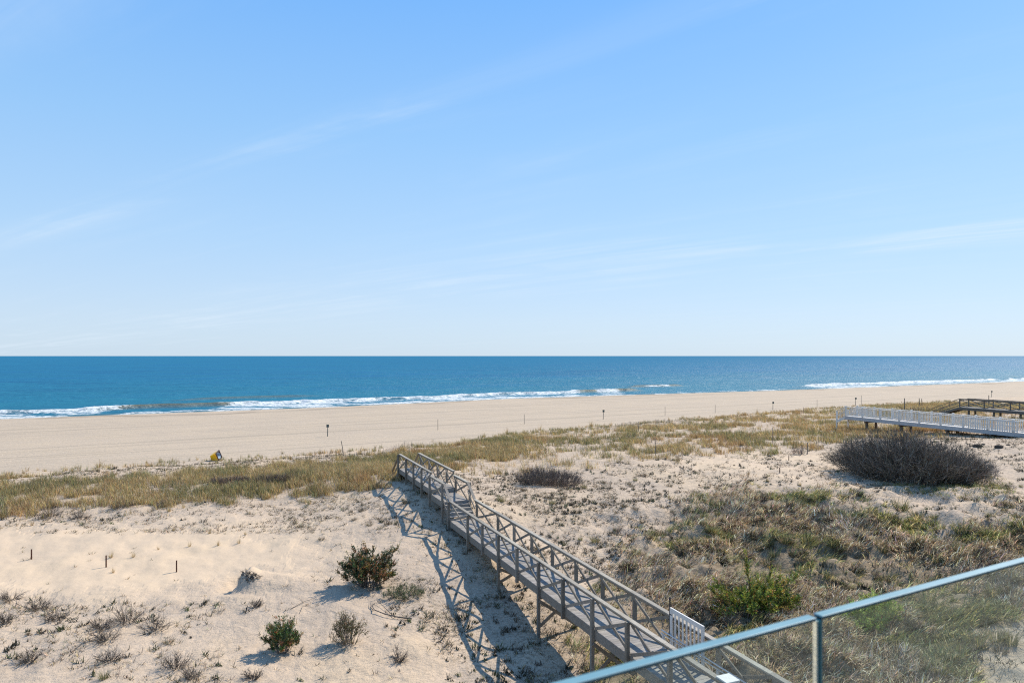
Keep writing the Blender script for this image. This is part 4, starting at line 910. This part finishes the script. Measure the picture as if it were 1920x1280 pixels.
def sand_fence(pts, ht, label, gap=.16, hv=.25):
    P3 = [gp(a, b) for a, b in pts]; root = empty('sand_fence', P3[0]); tag(root, label, 'fence', 'sand fences at the dune foot')
    mb = MB(); wr = MB()
    for A, B in zip(P3[:-1], P3[1:]):
        n = max(2, int((B-A).length/gap)); prev = None
        for i in range(n):
            f = i/n; x_ = A.x+(B.x-A.x)*f; y_ = A.y+(B.y-A.y)*f; z_ = gz(x_, y_); h = ht*(1+rng.uniform(-hv, hv))*(.5+.9*float(fbm(np.array([x_]), np.array([y_]), .4, 2, 300)[0]))
            t_ = rng.normal(0, .05, 2)
            mb.beam((x_, y_, z_-.2), (x_+t_[0]*h, y_+t_[1]*h, z_+h), .012, .042, up=(A2[0], A2[1], 0), col=wj())
        wr.beam((A.x, A.y, gz(A.x, A.y)+ht*.5), (B.x, B.y, gz(B.x, B.y)+ht*.5), .012, .012)
    mb.build('slats', M_dwood, root); wr.build('wire', M_dwood, root)
sand_fence([(545,864),(600,861),(655,857),(705,853)], .55, 'row of thin grey slats at the dune foot left of the boardwalk')
sand_fence([(720,851),(745,846),(775,841)], .7, 'short run of dark fence slats at the dune foot behind the boardwalk end')
sand_fence([(1120,806),(1160,802),(1210,797),(1290,791)], .55, 'half buried slat fence at the dune foot right of the boardwalk')
sand_fence([(1690,776),(1730,774),(1770,773)], .75, 'dark slat fence between the white walkway and the dark stairs', .14)

# ------------------------------------------------------------------ yellow bin, rocks, driftwood
p = gp(404, 863); p.z += .02
bn_ = empty('beach_bin', p); tag(bn_, 'yellow tapered bin lying on its side at the edge of the beach', 'bin')
ax = Vector((.97, -.05, .27)).normalized(); sd_ = Vector((.05, .97, .05)); sd_ = (sd_-ax*sd_.dot(ax)).normalized(); up_ = sd_.cross(ax)*-1
if up_.z < 0: up_ = -up_
cb_ = p+Vector((-.40, .1, .27)); rot_ = Matrix.Rotation(R(14), 3, ax); sd_ = rot_ @ sd_; up_ = rot_ @ up_
def ringp(t_, s): c_ = cb_+ax*t_; return [c_+sd_*a*s+up_*b*s for a, b in ((-1, -1), (1, -1), (1, 1), (-1, 1))]
def loft(mb, prof, cap0=True, cap1=True):
    b = []; pts = []
    for t_, s in prof: pts += ringp(t_, s)
    fs = [(4*i+j, 4*i+(j+1) % 4, 4*i+4+(j+1) % 4, 4*i+4+j) for i in range(len(prof)-1) for j in range(4)]
    if cap0: fs.append((3, 2, 1, 0))
    if cap1: n_ = 4*(len(prof)-1); fs.append((n_, n_+1, n_+2, n_+3))
    mb.poly(pts, fs)
mb = MB(); loft(mb, [(-.02, .20), (0, .23), (.10, .25), (.11, .27), (.70, .385), (.70, .34), (.66, .33)], True, False); mb.build('body', M_yel, bn_)
mb = MB(); loft(mb, [(.69, .41), (.77, .42), (.77, .335), (.69, .335)], False, False); mb.build('rim', M_bdark, bn_)
mb = MB(); c_ = cb_+ax*.66; pts = [c_-ax*.25]+[c_+sd_*math.cos(k*math.pi/8)*.325+up_*math.sin(k*math.pi/8)*.325+ax*.07 for k in range(16)]
mb.poly(pts, [(0, k+1, (k+1) % 16+1) for k in range(16)]+[]); mb.build('liner', M_bin, bn_)
mb = MB(); loft(mb, [(.40, .331), (.44, .341)], False, False); mb.build('band', M_yel, bn_)
def rock(px, py, sx, sy, sz, label, seed, m=None, name='rock', cat='rock'):
    r_ = np.random.default_rng(seed); p = gp(px, py); nu, nv = 20, 12; V = []; 
    for i in range(nv+1):
        for j in range(nu):
            th = math.pi*i/nv; ph = 2*math.pi*j/nu; V.append((math.sin(th)*math.cos(ph), math.sin(th)*math.sin(ph), math.cos(th)))
    V = np.array(V); k = 1+(fbm(V[:, 0]*1.3+seed, V[:, 1]*1.3+V[:, 2], 1.2, 3, seed)-.5)*.5; V = V*k[:, None]*np.array([sx, sy, sz])
    fs = [(i*nu+j, i*nu+(j+1) % nu, (i+1)*nu+(j+1) % nu, (i+1)*nu+j) for i in range(nv) for j in range(nu)]
    o = link(name, np_mesh(name, V, np.array(fs)[:, ::-1].ravel(), np.arange(len(fs))*4, smooth=True), m or M_rock); o.location = p+Vector((0, 0, sz*.25)); tag(o, label, cat, 'rocks on the sand' if m is None else None); return o
rock(1834, 837, .34, .26, .17, 'flat brown rock right of the very large bush, the left of two big ones', 1)
rock(1873, 839, .31, .25, .18, 'flat brown rock right of the very large bush, the right of two big ones', 2)
rock(1844, 833, .15, .12, .07, 'small dark rock close behind the left flat brown rock', 3)
rock(1890, 834, .16, .12, .06, 'small flat dark stone near the right edge by the white walkway shadow', 4)
def branch(name, pxs, r, label, cat, m=M_drift, lift=.05, arch=0, subs=()):
    P3 = [gp(a, b) for a, b in pxs]; root = empty(name, P3[0]); tag(root, label, cat); n = len(P3)
    mb = MB(); mb.tube([v+Vector((0, 0, lift+arch*math.sin(math.pi*i/(n-1)))) for i, v in enumerate(P3)], [r*(1-.6*i/(n-1)) for i in range(n)], 7); mb.build('limb', m, root)
    for s in subs:
        Q3 = [gp(a, b) for a, b in s]; mb = MB(); mb.tube([v+Vector((0, 0, lift+.03*i)) for i, v in enumerate(Q3)], [r*.6*(1-.6*i/(len(Q3)-1)) for i in range(len(Q3))], 6); mb.build('twig', m, root)
M_gbr, t = mat('grey_dead_branch'); out(t, princ(t, ramp(t, noise(t, wpos(t), 18, 5, .7), [(.35, (.07, .058, .048)), (.65, (.17, .145, .12))]), .9, .2, noise(t, wpos(t), 60), .01))
branch('dead_branch', [(772,1161),(745,1160),(722,1156),(702,1148),(697,1138),(704,1131)], .028, 'curved dead branch looping on the sand below the low green mat', 'branch', M_gbr, .04, .08, [[(741,1159),(730,1150),(718,1140),(706,1130)], [(700,1146),(694,1140),(696,1132)]])
branch('dead_branch', [(140,1218),(160,1205),(182,1196),(196,1176)], .015, 'thin dead branch slanting up through the lower left dead twigs', 'branch', M_gbr, .04, .05, [[(160,1205),(150,1200)]])
branch('dead_branch', [(545,1142),(570,1130),(590,1122)], .014, 'thin crooked branch on the sand above the green and russet shrub', 'branch', M_gbr, .03, .03, [[(562,1150),(568,1138),(576,1140),(590,1145)], [(570,1130),(560,1122)]])
branch('driftwood', [(1703,760),(1715,758),(1728,757)], .16, 'pale driftwood log lying in the grass behind the white walkway', 'driftwood', M_drift, .12)

# ------------------------------------------------------------------ glass balustrade close to the camera
M_glass, t = mat('clear_glass')
gl = N(t, 'ShaderNodeBsdfGlass'); gl.inputs['IOR'].default_value = 1.5; gl.inputs['Roughness'].default_value = 0; gl.inputs['Color'].default_value = (.93, .975, .965, 1)
film = N(t, 'ShaderNodeBsdfDiffuse'); film.inputs[0].default_value = (.62, .66, .68, 1); tl = N(t, 'ShaderNodeBsdfTranslucent'); tl.inputs[0].default_value = (.62, .66, .68, 1)
fm = N(t, 'ShaderNodeMixShader'); fm.inputs[0].default_value = .5; L(t, film.outputs[0], fm.inputs[1]); L(t, tl.outputs[0], fm.inputs[2])
dn = noise(t, wpos(t), 9, 5, .6, .6); m2 = N(t, 'ShaderNodeMixShader'); L(t, ramp(t, dn, [(.35, .0), (.7, .022)]), m2.inputs[0]); L(t, gl.outputs[0], m2.inputs[1]); L(t, fm.outputs[0], m2.inputs[2])
out(t, m2.outputs[0])
M_edge, t = mat('polished_glass_edge')
out(t, princ(t, ramp(t, noise(t, wpos(t), 14, 4, .6), [(.3, (.10, .235, .29)), (.7, (.16, .31, .36))]), .5, .35, noise(t, wpos(t), 40), .0005))
M_edge2, t = mat('deep_glass_edge'); out(t, princ(t, (.015, .19, .23), .2, .6, noise(t, wpos(t), 40), .0004))
M_seal, t = mat('silicone_joint'); out(t, princ(t, (.24, .36, .36), .5, .4, noise(t, wpos(t), 60), .0005))
HG = .26
def gtop(px, py): y_ = HG*F/(py-HOR); return Vector(((px-960)/F*y_, y_, CZ-HG))
gA = gtop(1080, 1281); gJ = gtop(1537, 1157); gB = gtop(1920, 1052)
gd = (gB-gA).normalized(); gn = Vector((-gd.y, gd.x, 0)); TH = .0100
gj = gJ; Lp_ = 1.9
def panel(a, b, label):
    root = empty('glass_panel', (a+b)/2-Vector((0, 0, 1.05))); tag(root, label, 'glass panel', 'glass balustrade panels')
    mid = Vector((0, 0, -.53))
    mb = MB(); mb.beam(a+mid+gn*TH/2, b+mid+gn*TH/2, TH, 1.055); mb.build('pane', M_glass, root)
    mb = MB(); mb.beam(a+gn*TH/2+Vector((0, 0, -.0005)), b+gn*TH/2+Vector((0, 0, -.0005)), TH+.0006, .0024); mb.build('top_edge', M_edge, root, .0007)
    mb = MB(); mb.beam(a+gn*TH/2+Vector((0, 0, -1.08)), b+gn*TH/2+Vector((0, 0, -1.08)), .06, .12); mb.build('base_channel', M_alu, root)
    return root
jl = gj-gd*.0018; jr = gj+gd*.0018
r1 = panel(gj-gd*Lp_, jl-gd*.0028, 'clear glass balustrade panel left of the vertical joint, crossing the boardwalk')
r2 = panel(jr+gd*.0018, gj+gd*Lp_, 'clear glass balustrade panel right of the vertical joint, at the lower right corner')
def vedge(c_, w__, m, root, name):
    mb = MB(); mb.beam(c_+gn*TH/2+Vector((0, 0, -.003)), c_+gn*TH/2+Vector((0, 0, -1.06)), TH+.0008, w__, up=gd); mb.build(name, m, root)
vedge(jl-gd*.0012, .0018, M_seal, r1, 'side_edge'); vedge(jr+gd*.0002, .0032, M_edge2, r2, 'side_edge')
bal = empty('balcony', (0, 0, CZ-1.5)); tag(bal, 'grey boarded balcony floor under the camera behind the glass balustrade', 'balcony')
f0 = gj-gd*7+gn*.06; f1 = gj+gd*7+gn*.06; zt = CZ-HG-1.135; zb = zt-.3; dp = 3.4; nb = 24
mb = MB()
for i in range(nb):
    a_ = -gn*(dp*i/nb); b_ = -gn*(dp*(i+.95)/nb); Q = (f0+a_, f0+b_, f1+b_, f1+a_)
    mb.hexa([Vector((v.x, v.y, zt-.035)) for v in Q]+[Vector((v.x, v.y, zt)) for v in Q], wj())
mb.build('floor_boards', M_wood, bal)
mb = MB(); Q = (f0, f0-gn*dp, f1-gn*dp, f1); mb.hexa([Vector((v.x, v.y, zb)) for v in Q]+[Vector((v.x, v.y, zt-.04)) for v in Q]); mb.build('floor_frame', M_wood, bal)
hs = empty('house', (-gn.x*6, -gn.y*6, 1.7)); tag(hs, 'shingled house carrying the balcony behind the camera', 'house')
mb = MB(); Q = [v-gn*(dp+.05) for v in (f0, f1)]; Q = [Q[0], Q[0]-gn*9, Q[1]-gn*9, Q[1]]
mb.hexa([Vector((v.x, v.y, 1.2)) for v in Q]+[Vector((v.x, v.y, zt+3.2)) for v in Q]); mb.build('wall', M_wood, hs)
Q = [v+gn*.0 for v in (f0-gn*(dp-.35), f1-gn*(dp-.35))]; Q = [Q[0]-gd*.3, Q[0]-gd*.3-gn*9.7, Q[1]+gd*.3-gn*9.7, Q[1]+gd*.3]
mb = MB(); mb.hexa([Vector((v.x, v.y, zt+3.21)) for v in Q]+[Vector((v.x, v.y, zt+3.5)) for v in Q]); mb.build('roof', M_dwood, hs)
